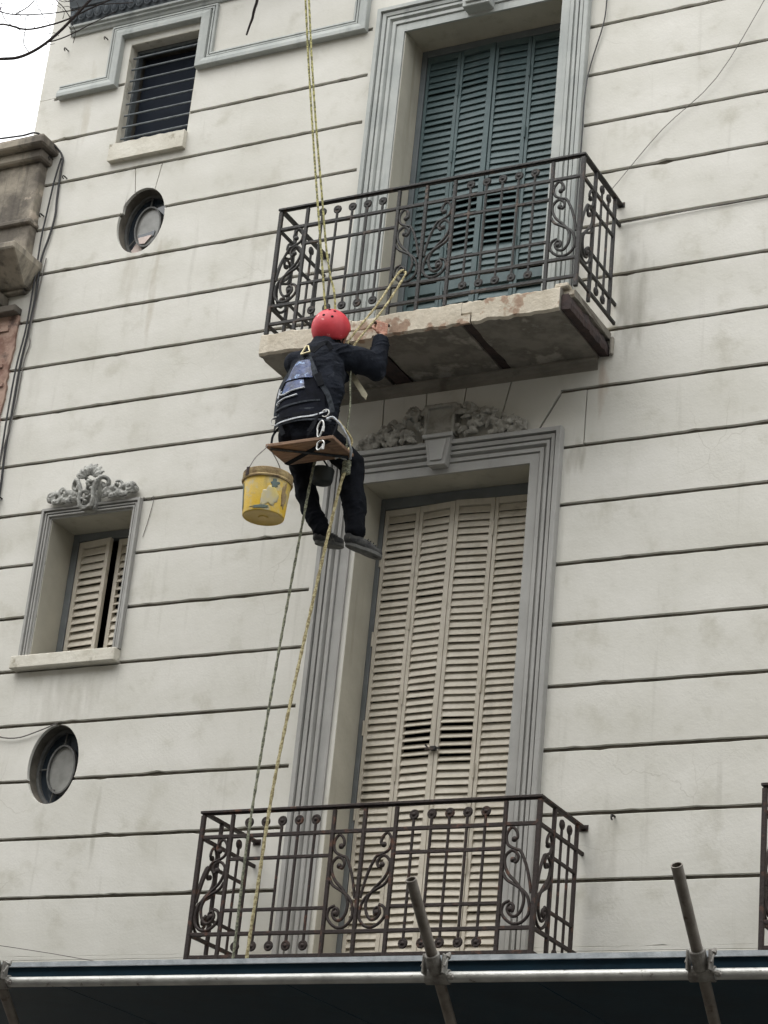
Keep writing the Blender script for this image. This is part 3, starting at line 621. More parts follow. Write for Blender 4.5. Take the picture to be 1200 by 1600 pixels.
# lower door: keystone panel, cartouche and two garlands
ks = MB().prism([(0.352, 2.955), (0.484, 2.955), (0.520, 3.185), (0.310, 3.185)], -0.088, 0.0)
ks.prism([(0.372, 2.985), (0.462, 2.985), (0.488, 3.145), (0.342, 3.145)], -0.100, -0.0885)
ks.prism([(0.300, 3.160), (0.530, 3.160), (0.534, 3.19), (0.296, 3.19)], -0.106, -0.0885)
ks = ks.obj('keystone', M['trim'], bld, bevel=0.004)
mb = MB()
mb.box(0.31, 0.51, -0.060, 0.0, 3.192, 3.40)
mb.box(0.292, 0.312, -0.085, 0.0, 3.192, 3.42); mb.box(0.508, 0.528, -0.085, 0.0, 3.192, 3.42); mb.box(0.285, 0.535, -0.088, 0.0, 3.40, 3.43)
for s in (-1, 1):
    x = 0.41 + s * 0.140; scrollblob(mb, (x, 3.385), 0.030, 1.3, math.pi / 2, s, 0.011, -0.055); scrollblob(mb, (x, 3.245), 0.027, 1.3, -math.pi / 2, -s, 0.011, -0.055)
remesh_obj('cartouche', mb, M['ornament_dark'], bld, 0.006, 2, lambda p: 0.004 * noise.noise(p * 40))
rnd = random.Random(3)
for s in (-1, 1):
    mb = MB()
    for i in range(64):
        t = i / 63.0; x = 0.41 + s * (0.16 + 0.47 * t ** 0.9) + rnd.uniform(-.012, .012); hgt = 0.20 * (1 - t) ** 0.85 + 0.05
        z = 3.165 + rnd.uniform(0.0, 1.0) * hgt
        leafblob(mb, (x, -0.025 - 0.045 * (1 - t) * rnd.random(), z), rnd.uniform(-1.2, 1.2) + (0.3 if s > 0 else 2.8), rnd.uniform(.05, .09), rnd.uniform(.022, .04))
    for (t, zz, r) in ((0.10, .215, .058), (0.32, .12, .035), (0.42, .16, .024), (0.62, .055, .03), (0.78, .06, .022), (0.95, .035, .02)):
        x = 0.41 + s * (0.16 + 0.47 * t); mb.ball((x, -0.045, 3.165 + zz), r, 0.035, r * 0.9, 8, 10); scrollblob(mb, (x, 3.165 + zz), r, 1.2, rnd.random() * 6, s, 0.010, -0.075)
    remesh_obj('garland', mb, M['ornament_dark'], bld, 0.0048, 0, lambda p: 0.003 * noise.noise(p * 55))
# small window crest
mb = MB()
for s in (-1, 1):
    pts = [(-2.49 + s * q[0], -0.10 - q[1], q[2]) for q in ((0.05, 0.0, 2.965), (0.062, 0.01, 3.02), (0.058, 0.015, 3.08), (0.075, 0.02, 3.14), (0.11, 0.01, 3.185), (0.15, -0.02, 3.18), (0.155, -0.03, 3.14), (0.125, -0.03, 3.12), (0.11, -0.03, 3.145))]
    for p in cat_rom(pts, 6): mb.ball(p, 0.017, 0.024, 0.017, 5, 7)
for i in range(16): mb.ball((-2.49 + rnd.uniform(-.04, .04), -0.08 - rnd.random() * 0.03, 2.96 + i * 0.016), rnd.uniform(.014, .026), .022, .014, 5, 7)
for i in range(7):
    a = math.pi * (0.12 + 0.76 * i / 6); leafblob(mb, (-2.49 + 0.085 * math.cos(a), -0.09, 3.19 + 0.075 * math.sin(a)), a, 0.09, 0.045, 0.03)
mb.box(-2.535, -2.445, -0.10, 0.0, 2.945, 2.975); mb.box(-2.55, -2.43, -0.06, 0.0, 2.96, 3.2)
remesh_obj('crest', mb, M['ornament'], bld, 0.0045, 0, lambda p: 0.0025 * noise.noise(p * 60))
for s in (-1, 1):
    mb = MB()
    pts = [(-2.49 + s * a, -0.05, z) for a, z in ((0.13, 3.09), (0.18, 3.135), (0.22, 3.10), (0.26, 3.075), (0.30, 3.115), (0.34, 3.135), (0.375, 3.10))]
    for i, p in enumerate(cat_rom(pts, 5)):
        r = 0.030 + 0.012 * math.sin(i * 0.9); mb.ball((p.x, p.y - 0.01 * math.sin(i), p.z - 0.012), r, 0.034, r * 0.8, 6, 8)
    scrollblob(mb, (-2.49 + s * 0.355, 3.095), 0.04, 1.4, 0.5, s, 0.014, -0.06); scrollblob(mb, (-2.49 + s * 0.245, 3.115), 0.045, 1.3, 2.0, -s, 0.013, -0.065)
    for i in range(8): leafblob(mb, (-2.49 + s * (0.14 + 0.03 * i), -0.045, 3.055 + 0.015 * math.sin(i * 2)), 0.4 * s * (-1) ** i, 0.07, 0.035)
    remesh_obj('garland', mb, M['ornament'], bld, 0.0045, 0, lambda p: 0.0025 * noise.noise(p * 60))
# upper door keystone (bottom edge seen at the top of the picture)
MB().prism([(0.30, 6.80), (0.52, 6.80), (0.56, 7.16), (0.26, 7.16)], -0.12, 0.0).prism([(0.325, 6.83), (0.495, 6.83), (0.53, 7.12), (0.29, 7.12)], -0.138, -0.1205).obj('keystone', M['trim2'], bld, bevel=0.005)

# ------------------------------------------------------------ balcony slabs
def rough_slab(name, x0, x1, yf, z0, z1, m_top, notch=True):
    mb = MB(); NX = 120
    xs = frange(x0, x1, (x1 - x0) / NX); rows = []
    for x in xs:
        n1 = noise.noise(Vector((x * 4, 3, 1))); n2 = noise.noise(Vector((x * 17, 5, 2)))
        yo = yf + 0.010 * n1 + 0.005 * n2; zt = z1 + 0.008 * n2 + 0.006 * n1; zb = z0 + 0.006 * noise.noise(Vector((x * 9, 1, 7)))
        if x > 1.565 and notch: q = (x - 1.565) / 0.075; yo += 0.16 * q ** 1.5; zb += 0.07 * q; zt -= 0.0 * q
        if x < x0 + 0.16: q = (x0 + 0.16 - x) / 0.16; zt -= 0.012 * q; yo += 0.02 * q
        rows.append([(x, 0.0, zb + 0.0), (x, yo + 0.025, zb), (x, yo + 0.004, zb + 0.012), (x, yo, (zt + zb) / 2 + 0.01 * n2), (x, yo + 0.004, zt - 0.01), (x, yo + 0.02, zt), (x, 0.0, zt + 0.01)])
    for i, r in enumerate(rows): mb.v += r
    m = 7
    for i in range(len(rows) - 1):
        for k in range(m):
            mb.f.append((i * m + k, i * m + (k + 1) % m, (i + 1) * m + (k + 1) % m, (i + 1) * m + k)); mb.mi.append(1 if k in (0, 6) else 0)
    mb.f.append(tuple(range(m))); mb.f.append(tuple((len(rows) - 1) * m + k for k in range(m))); mb.mi += [1, 1]
    return mb.obj(name, [m_top, M['concrete']], bld)
# the slab is cut where its steel beams lie bare: four pieces of concrete in one mesh
mb = MB()
def slab_piece(mb, x0, x1, yf, z0, z1, r_lo=0.0, r_hi=0.0):
    n = max(8, int((x1 - x0) / 0.02)); xs = frange(x0, x1, (x1 - x0) / n); ys = frange(yf, 0.0, 0.06); o = len(mb.v); ny = len(ys)
    prof = []
    for i, x in enumerate(xs):
        e = 0.014 * noise.noise(Vector((x * 4, 3, 1))) + 0.009 * noise.noise(Vector((x * 19, 5, 2)))
        zt = z1 + 0.010 * noise.noise(Vector((x * 21, 9, 2))) + (0.020 * noise.noise(Vector((x * 7, 4, 2))) - 0.008 if x < 0.2 else 0.0); zm = (z0 + zt) / 2
        row = [(x, yf + e + 0.004, zm + 0.02), (x, yf + e + 0.006, zt - 0.012), (x, yf + e + 0.02, zt), (x, -0.001, zt + 0.006), (x, -0.001, z0)]
        for y in reversed(ys[1:-1]):
            edge = 1 if 0 < i < len(xs) - 1 else 0
            dz = 0.010 * noise.noise(Vector((x * 5, y * 5, 4))) + 0.006 * noise.noise(Vector((x * 16, y * 16, 1)))
            xx = x + (0.012 * noise.noise(Vector((x0 * 3 + i, y * 11, 6))) if not edge else 0)
            row.append((xx, y, z0 + dz))
        row += [(x, yf + e + 0.02, z0 + 0.012 * noise.noise(Vector((x * 9, 1, 7))) + 0.006 * noise.noise(Vector((x * 28, 1, 7)))), (x, yf + e + 0.004, z0 + 0.016 + 0.012 * noise.noise(Vector((x * 9, 1, 7))))]
        prof.append(row)
    m = len(prof[0])
    for r in prof: mb.v += r
    for i in range(len(prof) - 1):
        for k in range(m):
            mb.f.append((o + i * m + k, o + i * m + (k + 1) % m, o + (i + 1) * m + (k + 1) % m, o + (i + 1) * m + k)); mb.mi.append(0 if k in (0, 1, 2, m - 1, m - 2) else 1)
    for e in (0, len(prof) - 1): mb.f.append(tuple(o + e * m + k for k in range(m))); mb.mi.append(1)
SZ0, SZ1 = 3.657, 3.835
slab_piece(mb, -0.735, -0.015, -0.725, SZ0, SZ1); slab_piece(mb, 0.165, 0.835, -0.725, SZ0, SZ1); slab_piece(mb, 0.915, 1.555, -0.725, SZ0, SZ1)
# over the bare beams only the upper part of the slab is left, and its front face
slab_piece(mb, -0.0145, 0.1645, -0.722, SZ0 + 0.075, SZ1 - 0.002); slab_piece(mb, 0.8355, 0.9145, -0.722, SZ0 + 0.07, SZ1 - 0.002)
slab_piece(mb, 1.5555, 1.63, -0.66, SZ0 + 0.125, SZ1 + 0.004)
slab = mb.obj('balcony_slab', [M['plaster_edge'], M['concrete']], bld); tag(slab, 'broken balcony floor slab with bare steel beams')
MB().box(-0.0145, 0.1645, -0.722, -0.45, SZ0 + 0.002, SZ0 + 0.074).obj('slab_patch', M['plaster_edge'], slab); MB().box(0.8355, 0.905, -0.722, -0.70, SZ0 + 0.004, SZ0 + 0.069).obj('slab_patch', M['plaster_edge'], slab)
def ibeam(x, y0, y1, zt, hw=0.032):
    mb = MB(); h = 0.07
    n = 14
    for i in range(n):
        ya, yb = y0 + (y1 - y0) * i / n, y0 + (y1 - y0) * (i + 1) / n; j = 0.004 * noise.noise(Vector((x, ya * 30, 1)))
        mb.box(x - hw + j, x + hw - j, ya, yb + 0.0, zt - h, zt - h + 0.01); mb.box(x - 0.005, x + 0.005, ya, yb, zt - h + 0.0101, zt - 0.01)
    return mb.obj('steel_beam', M['steel_beam'], slab)
ibeam(0.075, -0.44, -0.01, SZ0 + 0.075, 0.066); ibeam(0.875, -0.69, -0.01, SZ0 + 0.078); 
# eroded end beam: a ragged dark girder along the right edge
mb = MB(); n = 40; o = 0
for i in range(n + 1):
    y = -0.70 + 0.70 * i / n; a = 0.012 * noise.noise(Vector((y * 14, 2, 1))) + 0.006 * noise.noise(Vector((y * 40, 2, 8))); b = 0.012 * noise.noise(Vector((y * 12, 7, 1)))
    mb.v += [(1.560, y, 3.668), (1.628 + a, y, 3.662 + b * .4), (1.634 + a, y, 3.70 + b), (1.612 + a, y, 3.775 + b), (1.560, y, 3.778)]
for i in range(n):
    for k in range(5): mb.f.append((i * 5 + k, i * 5 + (k + 1) % 5, (i + 1) * 5 + (k + 1) % 5, (i + 1) * 5 + k)); mb.mi.append(0)
mb.f += [tuple(range(5)), tuple(n * 5 + k for k in range(5))]; mb.mi += [0, 0]
mb.obj('steel_beam', M['steel_beam'], slab)
# right side fascia piece above the girder and the wall stub
MB().box(1.50, 1.60, -0.70, -0.62, 3.838, 3.872).obj('slab_patch', M['plaster_edge'], slab, bevel=0.008); MB().box(1.636, 1.662, -0.035, -0.001, 3.66, 3.80).obj('slab_patch', M['plaster_dirty'], slab, bevel=0.008)
low = rough_slab('balcony_slab', -0.735, 1.665, -0.725, -0.86, -0.68, M['plaster_edge'], False); tag(low, 'lower balcony floor slab hidden behind the scaffold canopy')
low2 = MB().box(3.02, 5.5, -0.72, 0.0, -0.86, -0.68).obj('balcony_slab', M['plaster_edge'], bld)

# ------------------------------------------------------------ wrought iron railings
ZR = [0.333, 0.168, 0.018, -0.314, -0.465, -0.610]
X0, X1, YF = -0.712, 1.648, -0.69
SA = [(.70, .14), (.60, .125), (.64, .06), (.80, .02), (.95, .09), (.90, .19), (.64, .24), (.48, .26), (.34, .34), (.22, .44), (.12, .56), (.05, .68)]
SB = [(.70, .345), (.60, .37), (.53, .32), (.62, .27), (.78, .255), (.95, .31), (.94, .40), (.80, .49), (.55, .57), (.34, .66), (.26, .74), (.32, .84), (.48, .90), (.66, .89), (.78, .83), (.70, .775), (.58, .80), (.60, .85), (.68, .84)]
SC = [(.99, .47), (.86, .54), (.55, .60), (.25, .67), (.10, .76), (.08, .88), (.28, .96), (.55, .975), (.80, .93), (.95, .86), (.90, .78), (.72, .75)]
def scroll(u2p, m_, parent, name='scroll'):
    mb = MB()
    for c, r in ((SA, .0098), (SB, .0102), (SC, .0102)):
        mb.tube([u2p(q.x, q.y) for q in cat_rom([(a, b, 0) for a, b in c], 5)], r, 7)
    for (a, b, r) in ((.70, .14, .019), (.70, .345, .019), (.67, .83, .020)): mb.ball(u2p(a, b), r, r * .8, r, 6, 8)
    return mb.obj(name, m_, parent, smooth=True)
def baluster(x, y, zo, m_, parent, side=False):
    mb = MB(); mb.tube([(x, y, zo + 0.235), (x, y, zo - 0.525)], 0.0098, 8)
    for z in (0.256, -0.545):
        ax = 'X' if side else 'Y'
        mb.ball((x, y, zo + z), 0.010 if side else 0.026, 0.026 if side else 0.010, 0.026, 8, 12)
        mb.torus((x, y, zo + z), 0.023, 0.0105, ax, 18, 6); mb.ball((x, y, zo + z), 0.016, 0.016, 0.016, 6, 8)
    return mb.obj('baluster', m_, parent, smooth=True)
def flat(x0, x1, y0, y1, z0, z1, m_, parent, name): return MB().box(x0, x1, y0, y1, z0, z1).obj(name, m_, parent, bevel=0.003)
def railing(zo, m_, label):
    e = thing('balcony_railing', label, 'railing', (0.468, -0.69, zo - 0.66))
    b = 0.009
    # front: handrail and five rails
    MB().box(X0 - 0.020, X1 + 0.020, YF - 0.020, YF + 0.020, zo + ZR[0] - 0.009, zo + ZR[0] + 0.009).box(X0 - 0.01, X1 + 0.01, YF - 0.007, YF + 0.007, zo + ZR[0] - 0.019, zo + ZR[0] - 0.0092).obj('handrail', m_, e, bevel=0.003)
    for X in (X0, X1):
        s = -1 if X == X0 else 1
        MB().box(X - 0.020, X + 0.020, YF + 0.0203, 0.012, zo + ZR[0] - 0.0088, zo + ZR[0] + 0.0088).obj('handrail', m_, e, bevel=0.003)
    for i in (1, 4, 5):
        flat(X0 - 0.011, X1 + 0.011, YF - 0.010, YF + 0.010, zo + ZR[i] - 0.0125, zo + ZR[i] + 0.0125, m_, e, 'rail')
        for X in (X0, X1): flat(X - 0.010, X + 0.010, YF + 0.0104, 0.012, zo + ZR[i] - 0.0124, zo + ZR[i] + 0.0124, m_, e, 'rail')
    for a, c in ((-0.49, 0.25), (0.687, 1.425)):
        for i in (2, 3): flat(a, c, YF - 0.009, YF + 0.009, zo + ZR[i] - 0.011, zo + ZR[i] + 0.011, m_, e, 'rail')
    for X in (X0, X1):
        for i in (2, 3): flat(X - 0.009, X + 0.009, -0.466, -0.112, zo + ZR[i] - 0.011, zo + ZR[i] + 0.011, m_, e, 'rail')
    for x in (X0, -0.49, 0.25, 0.468, 0.687, 1.425, X1):
        h = 0.0145 if x in (X0, X1) else 0.012
        flat(x - h, x + h, YF - h, YF + h, zo - 0.69, zo + ZR[0] - 0.0195, m_, e, 'post')
    for X in (X0, X1):
        for y in (-0.466, -0.108): flat(X - 0.012, X + 0.012, y - 0.012, y + 0.012, zo - 0.69 if y < -0.3 else zo + ZR[5], zo + ZR[0] - 0.0095, m_, e, 'post')
    for i in range(5):
        baluster(-0.366 + i * 0.1215, YF, zo, m_, e); baluster(0.808 + i * 0.1215, YF, zo, m_, e)
    for X in (X0, X1):
        for y in (-0.345, -0.225): baluster(X, y, zo, m_, e, True)
    zt, zb = zo + 0.160, zo - 0.456
    for xc, xr in ((X0 + .012, -0.50), (0.458, 0.260), (0.478, 0.678), (X1 - .012, 1.434)):
        scroll(lambda u, v, xc=xc, xr=xr: Vector((xc + (xr - xc) * u, YF, zt + (zb - zt) * v)), m_, e)
    for X in (X0, X1):
        scroll(lambda u, v, X=X: Vector((X, YF + 0.012 + 0.205 * u, zt + (zb - zt) * v)), m_, e)
    # stays into the wall
    mb = MB(); 
    for X in (X0, X1):
        mb.box(X - 0.03, X + 0.03, -0.006, 0.002, zo + ZR[0] - 0.02, zo + ZR[0] + 0.02)
    mb.obj('wall_plate', m_, e)
    return e
up = railing(4.525, M['iron'], 'black wrought iron railing on the upper balcony with the broken slab')
lo = railing(0.0, M['iron_rust'], 'dark brown wrought iron railing on the lower balcony above the scaffold canopy')
def copy_tree(o, parent=None):
    c = o.copy(); COL.objects.link(c)
    if parent is not None: c.parent = parent; c.matrix_parent_inverse = o.matrix_parent_inverse.copy()
    for ch in list(o.children): copy_tree(ch, c)
    return c
r3 = copy_tree(lo); r3.location.x += 3.755
r3['label'] = 'end of a third dark brown balcony railing at the right edge of the picture'
for o in (up, lo, r3): o['group'] = 'wrought iron balcony railings'

# ------------------------------------------------------------ neighbouring old building at the left
nb = thing('old_building', 'weathered neighbouring building with a stained parapet and crumbling brick edge', 'building', (-6.0, 0, GZ))
NX = -3.50
MB().box(-12, NX, -0.10, 0.6, 5.30, 6.20).obj('parapet', M['old_wall'], nb, bevel=0.01)
MB().box(-12, NX + 0.04, -0.16, 0.65, 6.20, 6.29).box(-12, NX + 0.09, -0.235, 0.7, 6.291, 6.37).box(-12, NX + 0.06, -0.20, 0.68, 6.371, 6.41).obj('coping', M['old_wall'], nb, bevel=0.014)
MB().box(-12, NX + 0.02, -0.135, 0.0, 5.60, 5.645).obj('string_course', M['old_wall'], nb, bevel=0.01)
MB().add([(-12, -0.40, 5.26), (NX + 0.13, -0.40, 5.26), (NX + 0.13, 0.0, 5.26), (-12, 0, 5.26), (-12, -0.40, 5.20), (NX + 0.13, -0.40, 5.20), (NX + 0.13, 0.0, 5.20), (-12, 0, 5.20),
          (-12, -0.10, 5.02), (NX + 0.05, -0.10, 5.02), (NX + 0.05, 0, 5.02), (-12, 0, 5.02)],
         [(0, 1, 2, 3), (0, 4, 5, 1), (1, 5, 6, 2), (4, 8, 9, 5), (5, 9, 10, 6), (8, 11, 10, 9), (3, 7, 4, 0), (7, 11, 8, 4), (3, 2, 6, 7), (7, 6, 10, 11)]).obj('ledge', M['old_wall'], nb, bevel=0.01)
MB().add([(-12, -0.40, 5.262), (NX + 0.0, -0.12, 5.32), (NX + 0.0, 0, 5.32), (-12, 0, 5.32)], [(0, 1, 2, 3)])
mb = MB()
for i in range(8): mb.box(-3.72 - i * 0.14, -3.65 - i * 0.14, -0.13, 0.0, 4.88, 4.98)
mb.box(-12, NX + 0.02, -0.06, 0.0, 4.99, 5.018); mb.box(-12, NX, -0.10, 0.0, 4.80, 4.86)
mb.obj('dentil_band', M['old_wall'], nb, bevel=0.006)
# crumbling wall edge, ragged towards the rendered facade
mb = MB(); zs = frange(GZ, 4.80, 0.05)
pl = [(-12, GZ)] + [(-3.50 - 0.06 * (5.3 - min(z, 5.3)) / 5 + 0.022 * noise.noise(Vector((z * 5, 1, 3))) + 0.015 * noise.noise(Vector((z * 17, 2, 3))), z) for z in zs] + [(-12, 4.80)]
mb.prism(pl, -0.022, 0.3)
for i in range(60):
    z = random.uniform(3.0, 4.75); x = -3.56 - random.random() * 0.35
    mb.box(x - 0.09, x + 0.03, -0.034 - 0.01 * random.random(), -0.0225, z - 0.016, z + 0.016)
mb.obj('brick_wall', M['brick'], nb)
MB().box(-12, XL - 0.01, 0.7, 9, GZ, 6.2).obj('wall', M['old_wall'], nb)

# ------------------------------------------------------------ cables, wires and hooks on the facade
def line(name, pts, r, m_, label, cat, group=None, n=6, sm=4):
    o = MB().tube(cat_rom(pts, sm), r, n).obj(name, m_, None, smooth=True); return tag(o, label, cat, group)
A = [(-3.66, -0.20, 6.42), (-3.50, -0.20, 6.41), (-3.40, -0.05, 6.34), (-3.345, -0.02, 6.25), (-3.345, -0.016, 6.15), (-3.335, -0.014, 5.85), (-3.322, -0.016, 5.69)]
line('electric_cable', [(-3.9, -0.22, 6.425)] + A + [(-3.345, -0.016, 5.50), (-3.385, -0.018, 5.28), (-3.378, -0.016, 4.93), (-3.392, -0.016, 4.6), (-3.41, -0.016, 4.32), (-3.41, -0.016, 3.9), (-3.41, -0.016, 3.55), (-3.39, -0.016, 3.2), (-3.40, -0.016, 2.4), (-3.40, -0.016, 0.5), (-3.40, -0.016, -2)], 0.009, M['cable'], 'black cable looping over the old parapet and down the left wall, outer run', 'cable', 'cables down the left edge')
line('electric_cable', [(-3.352, -0.030, 6.24), (-3.385, -0.024, 6.05), (-3.405, -0.024, 5.75), (-3.418, -0.024, 5.48), (-3.405, -0.034, 5.22), (-3.40, -0.034, 4.9), (-3.405, -0.034, 4.62), (-3.432, -0.034, 4.32), (-3.436, -0.034, 3.9), (-3.428, -0.034, 3.55), (-3.42, -0.034, 3.2), (-3.42, -0.034, 2.4), (-3.42, -0.034, -2)], 0.008, M['cable'], 'straight black cable hanging down the left wall edge, inner run', 'cable', 'cables down the left edge')
line('electric_cable', [(-3.34, -0.012, 5.3), (-3.36, -0.012, 5.0), (-3.372, -0.020, 4.62), (-3.355, -0.012, 4.52), (-3.382, -0.012, 4.35), (-3.388, -0.012, 3.95), (-3.40, -0.05, 3.60), (-3.41, -0.05, 3.1), (-3.41, -0.05, 1)], 0.005, M['wire'], 'thin grey cable beside the black cables on the left wall', 'cable', 'cables down the left edge')
line('wire', [(1.445, -0.015, 6.9), (1.447, -0.02, 6.66), (1.432, -0.02, 6.44), (1.352, -0.02, 6.10), (1.342, -0.068, 5.8), (1.342, -0.068, 5.41), (1.335, -0.068, 4.9), (1.34, -0.066, 4.2)], 0.0055, M['cable'], 'dark cable running down beside the upper door surround', 'cable')
line('wire', [(2.95, -0.05, 6.9), (2.68, -0.04, 6.36), (2.33, -0.03, 5.76), (1.94, -0.02, 5.42), (1.62, -0.03, 5.03), (1.64, -0.2, 4.86)], 0.0028, M['wire'], 'thin diagonal wire from top right to the upper balcony corner', 'wire')
line('wire', [(1.65, -0.02, 4.70), (2.3, -0.012, 4.715), (3.2, -0.012, 4.722), (6.2, -0.012, 4.75)], 0.004, M['wire'], 'thin wire lying along a groove right of the upper balcony', 'wire')
line('wire', [(-3.6, -0.03, 1.45), (-3.1, -0.03, 1.24), (-2.86, -0.02, 1.19), (-2.66, -0.02, 1.23), (-2.5, -0.015, 1.285)], 0.005, M['wire'], 'sagging wire tied to the lower oval window', 'wire')
line('wire', [(-3.6, -0.03, -0.22), (-2.2, -0.05, -0.41), (-1.0, -0.1, -0.62)], 0.0025, M['wire'], 'thin wire sloping down to the canopy at bottom left', 'wire')
line('wire', [(-2.05, -0.006, 3.03), (-1.99, -0.006, 3.0), (-1.95, -0.006, 3.02), (-1.97, -0.006, 2.85), (-2.0, -0.006, 2.7)], 0.0022, M['wire'], 'loose thread of wire beside the small window crest', 'wire')
def hook(x, z, s, label):
    mb = MB(); mb.tube([(x, 0.01, z), (x, -0.04, z)], 0.006 * s, 6)
    mb.torus((x, -0.045, z - 0.014 * s), 0.014 * s, 0.005 * s, 'X', 14, 6, 0.75, 0.4)
    tag(mb.obj('wall_hook', M['iron'], smooth=True), label, 'hook', 'small hooks and nails in the wall')
hook(-3.46, 6.27, 1.1, 'rusty hook in the wall beside the old parapet coping'); hook(-3.45, 5.72, 1.1, 'rusty hook beside the old parapet, just above a groove')
hook(-3.50, 7.36, 1.0, 'rusty hook below the left end of the dark cornice'); hook(1.85, 0.40, 1.1, 'small nail in the wall right of the lower balcony')
hook(2.14, 6.66, 1.1, 'small nail high on the wall at top right'); hook(-3.28, 6.05, 1.0, 'small nail on a groove right of the old parapet')
hook(-3.10, 7.38, 0.9, 'dark stub left of the stepped band around the barred window'); hook(-3.37, 3.17, 1.2, 'cable hook on the left wall edge')

# ------------------------------------------------------------ scaffold canopy
cp = thing('canopy', 'dark navy protective canopy with a grey metal edge below the lower balcony', 'canopy', (2.5, -2.2, -1.55))
mb = MB()
for i in range(9):
    a = -3.0 + i * 1.22; mb.box(a, a + 1.212, -3.955, -0.05, -1.515, -1.497)
mb.obj('deck', M['canopy'], cp)
MB().box(-3.0, 8.0, -3.985, -3.956, -1.53, -1.452).obj('fascia', M['canopy'], cp)
mb = MB(); xs = frange(-3.0, 8.0, 0.11)
for i in range(len(xs) - 1):
    j = 0.003 * noise.noise(Vector((xs[i] * 3, 0, 0))); mb.box(xs[i], xs[i + 1] - 0.0005, -4.0 + j, -3.90, -1.453, -1.430 + j)
mb.obj('edge_flashing', M['flashing'], cp)
sf = thing('scaffold', 'galvanised scaffold tube with three leaning struts clamped to it', 'scaffold', (2.7, -2.5, GZ + 0.15))
MB().tube([(-2.6, -4.03, -1.532), (8.0, -4.03, -1.532)], 0.0235, 20).obj('ledger_tube', M['tube'], sf, smooth=True)
for x in (0.425, 2.72, 3.905, 6.2):
    d = Vector((0, 0.478, -0.480)).normalized(); c = Vector((x, -4.082, -1.478)); top = c - d * (0.40 if x > 1 else 0.05)
    if x == 3.905: top = c - d * 0.425
    end = c + d * 4.95
    mb = MB(); n = 20; up_ = Vector((1, 0, 0)); b = d.cross(up_); o = 0
    for (p, r) in ((end, .024), (top, .024), (top, .0195), (top + d * 0.25, .0195)):
        for k in range(n): a = 2 * math.pi * k / n; mb.v.append(tuple(p + (up_ * math.cos(a) + b * math.sin(a)) * r))
    for i in range(3):
        for k in range(n): mb.f.append((i * n + k, i * n + (k + 1) % n, (i + 1) * n + (k + 1) % n, (i + 1) * n + k)); mb.mi.append(0)
    mb.f.append(tuple(3 * n + k for k in range(n))); mb.mi.append(0)
    mb.obj('leaning_strut', M['tube_old'], sf, smooth=True)
    mb = MB()
    mb.tube([(x - 0.055, -4.03, -1.532), (x + 0.055, -4.03, -1.532)], 0.033, 16); mb.tube([c + d * 0.012 - d * 0.05, c + d * 0.05], 0.033, 16)
    mb.obox(Matrix.Translation((x, -4.056, -1.505)) @ Matrix.Rotation(math.radians(45), 4, 'X'), 0.030, 0.014, 0.024)
    for s in (-1, 1):
        mb.tube([(x + s * 0.052, -4.09, -1.50), (x + s * 0.052, -4.04, -1.43)], 0.007, 8); mb.tube([(x + s * 0.052, -4.06, -1.458), (x + s * 0.052, -4.05, -1.440)], 0.014, 6)
        mb.box(x + s * 0.047 - 0.005, x + s * 0.047 + 0.005, -4.095, -4.05, -1.53, -1.445)
    mb.tube([(x + 0.05, -4.06, -1.53), (x + 0.095, -4.075, -1.545)], 0.008, 8); mb.tube([(x + 0.07, -4.065, -1.537), (x + 0.088, -4.072, -1.543)], 0.015, 6)
    mb.obj('coupler', M['coupler'], sf, bevel=0.003)

# ------------------------------------------------------------ the worker
def chain(mb, pts, sy=1.0, seg=10):
    """overlapping balls along (x, y, z, r [, rx-scale, ry-scale]) joints"""
    for a, b in zip(pts, pts[1:]):
        pa, pb = Vector(a[:3]), Vector(b[:3]); L = (pb - pa).length; n = max(2, int(L / (min(a[3], b[3]) * 0.28)))
        for i in range(n + 1):
            t = i / n; r = a[3] + (b[3] - a[3]) * t
            sx = (a[4] if len(a) > 4 else 1) * (1 - t) + (b[4] if len(b) > 4 else 1) * t; s2 = (a[5] if len(a) > 5 else 1) * (1 - t) + (b[5] if len(b) > 5 else 1) * t
            p = pa + (pb - pa) * t; mb.ball(p, r * sx, r * s2, r, 8, seg)
pw = thing('person', 'rope access worker in red helmet and dark clothes chipping at the balcony slab', 'person', (0.05, -1.2, 2.0))
HC = Vector((0.030, -1.030, 3.560))            # head centre
fwd = Vector((0.42, 0.86, 0.28)).normalized()  # where the face looks
side = fwd.cross(Vector((0.24, 0, 1))).normalized(); upv = side.cross(fwd)
HM = Matrix((side, fwd, upv)).transposed()     # local x = his right, y = forward, z = up
SHL, SHR = (-0.135, -1.14, 3.285), (0.170, -1.095, 3.335)
ELR, WRR = (0.315, -0.885, 3.325), (0.292, -0.82, 3.575)
ELL, WRL = (-0.03, -0.90, 3.20), (0.10, -0.80, 3.42)
HIPL, HIPR = (-0.035, -1.26, 2.68), (0.165, -1.24, 2.68)
KNL, ANL = (-0.125, -0.945, 2.600), (0.045, -0.895, 2.135)
KNR, ANR = (0.215, -0.905, 2.615), (0.305, -0.905, 2.085)
mb = MB()
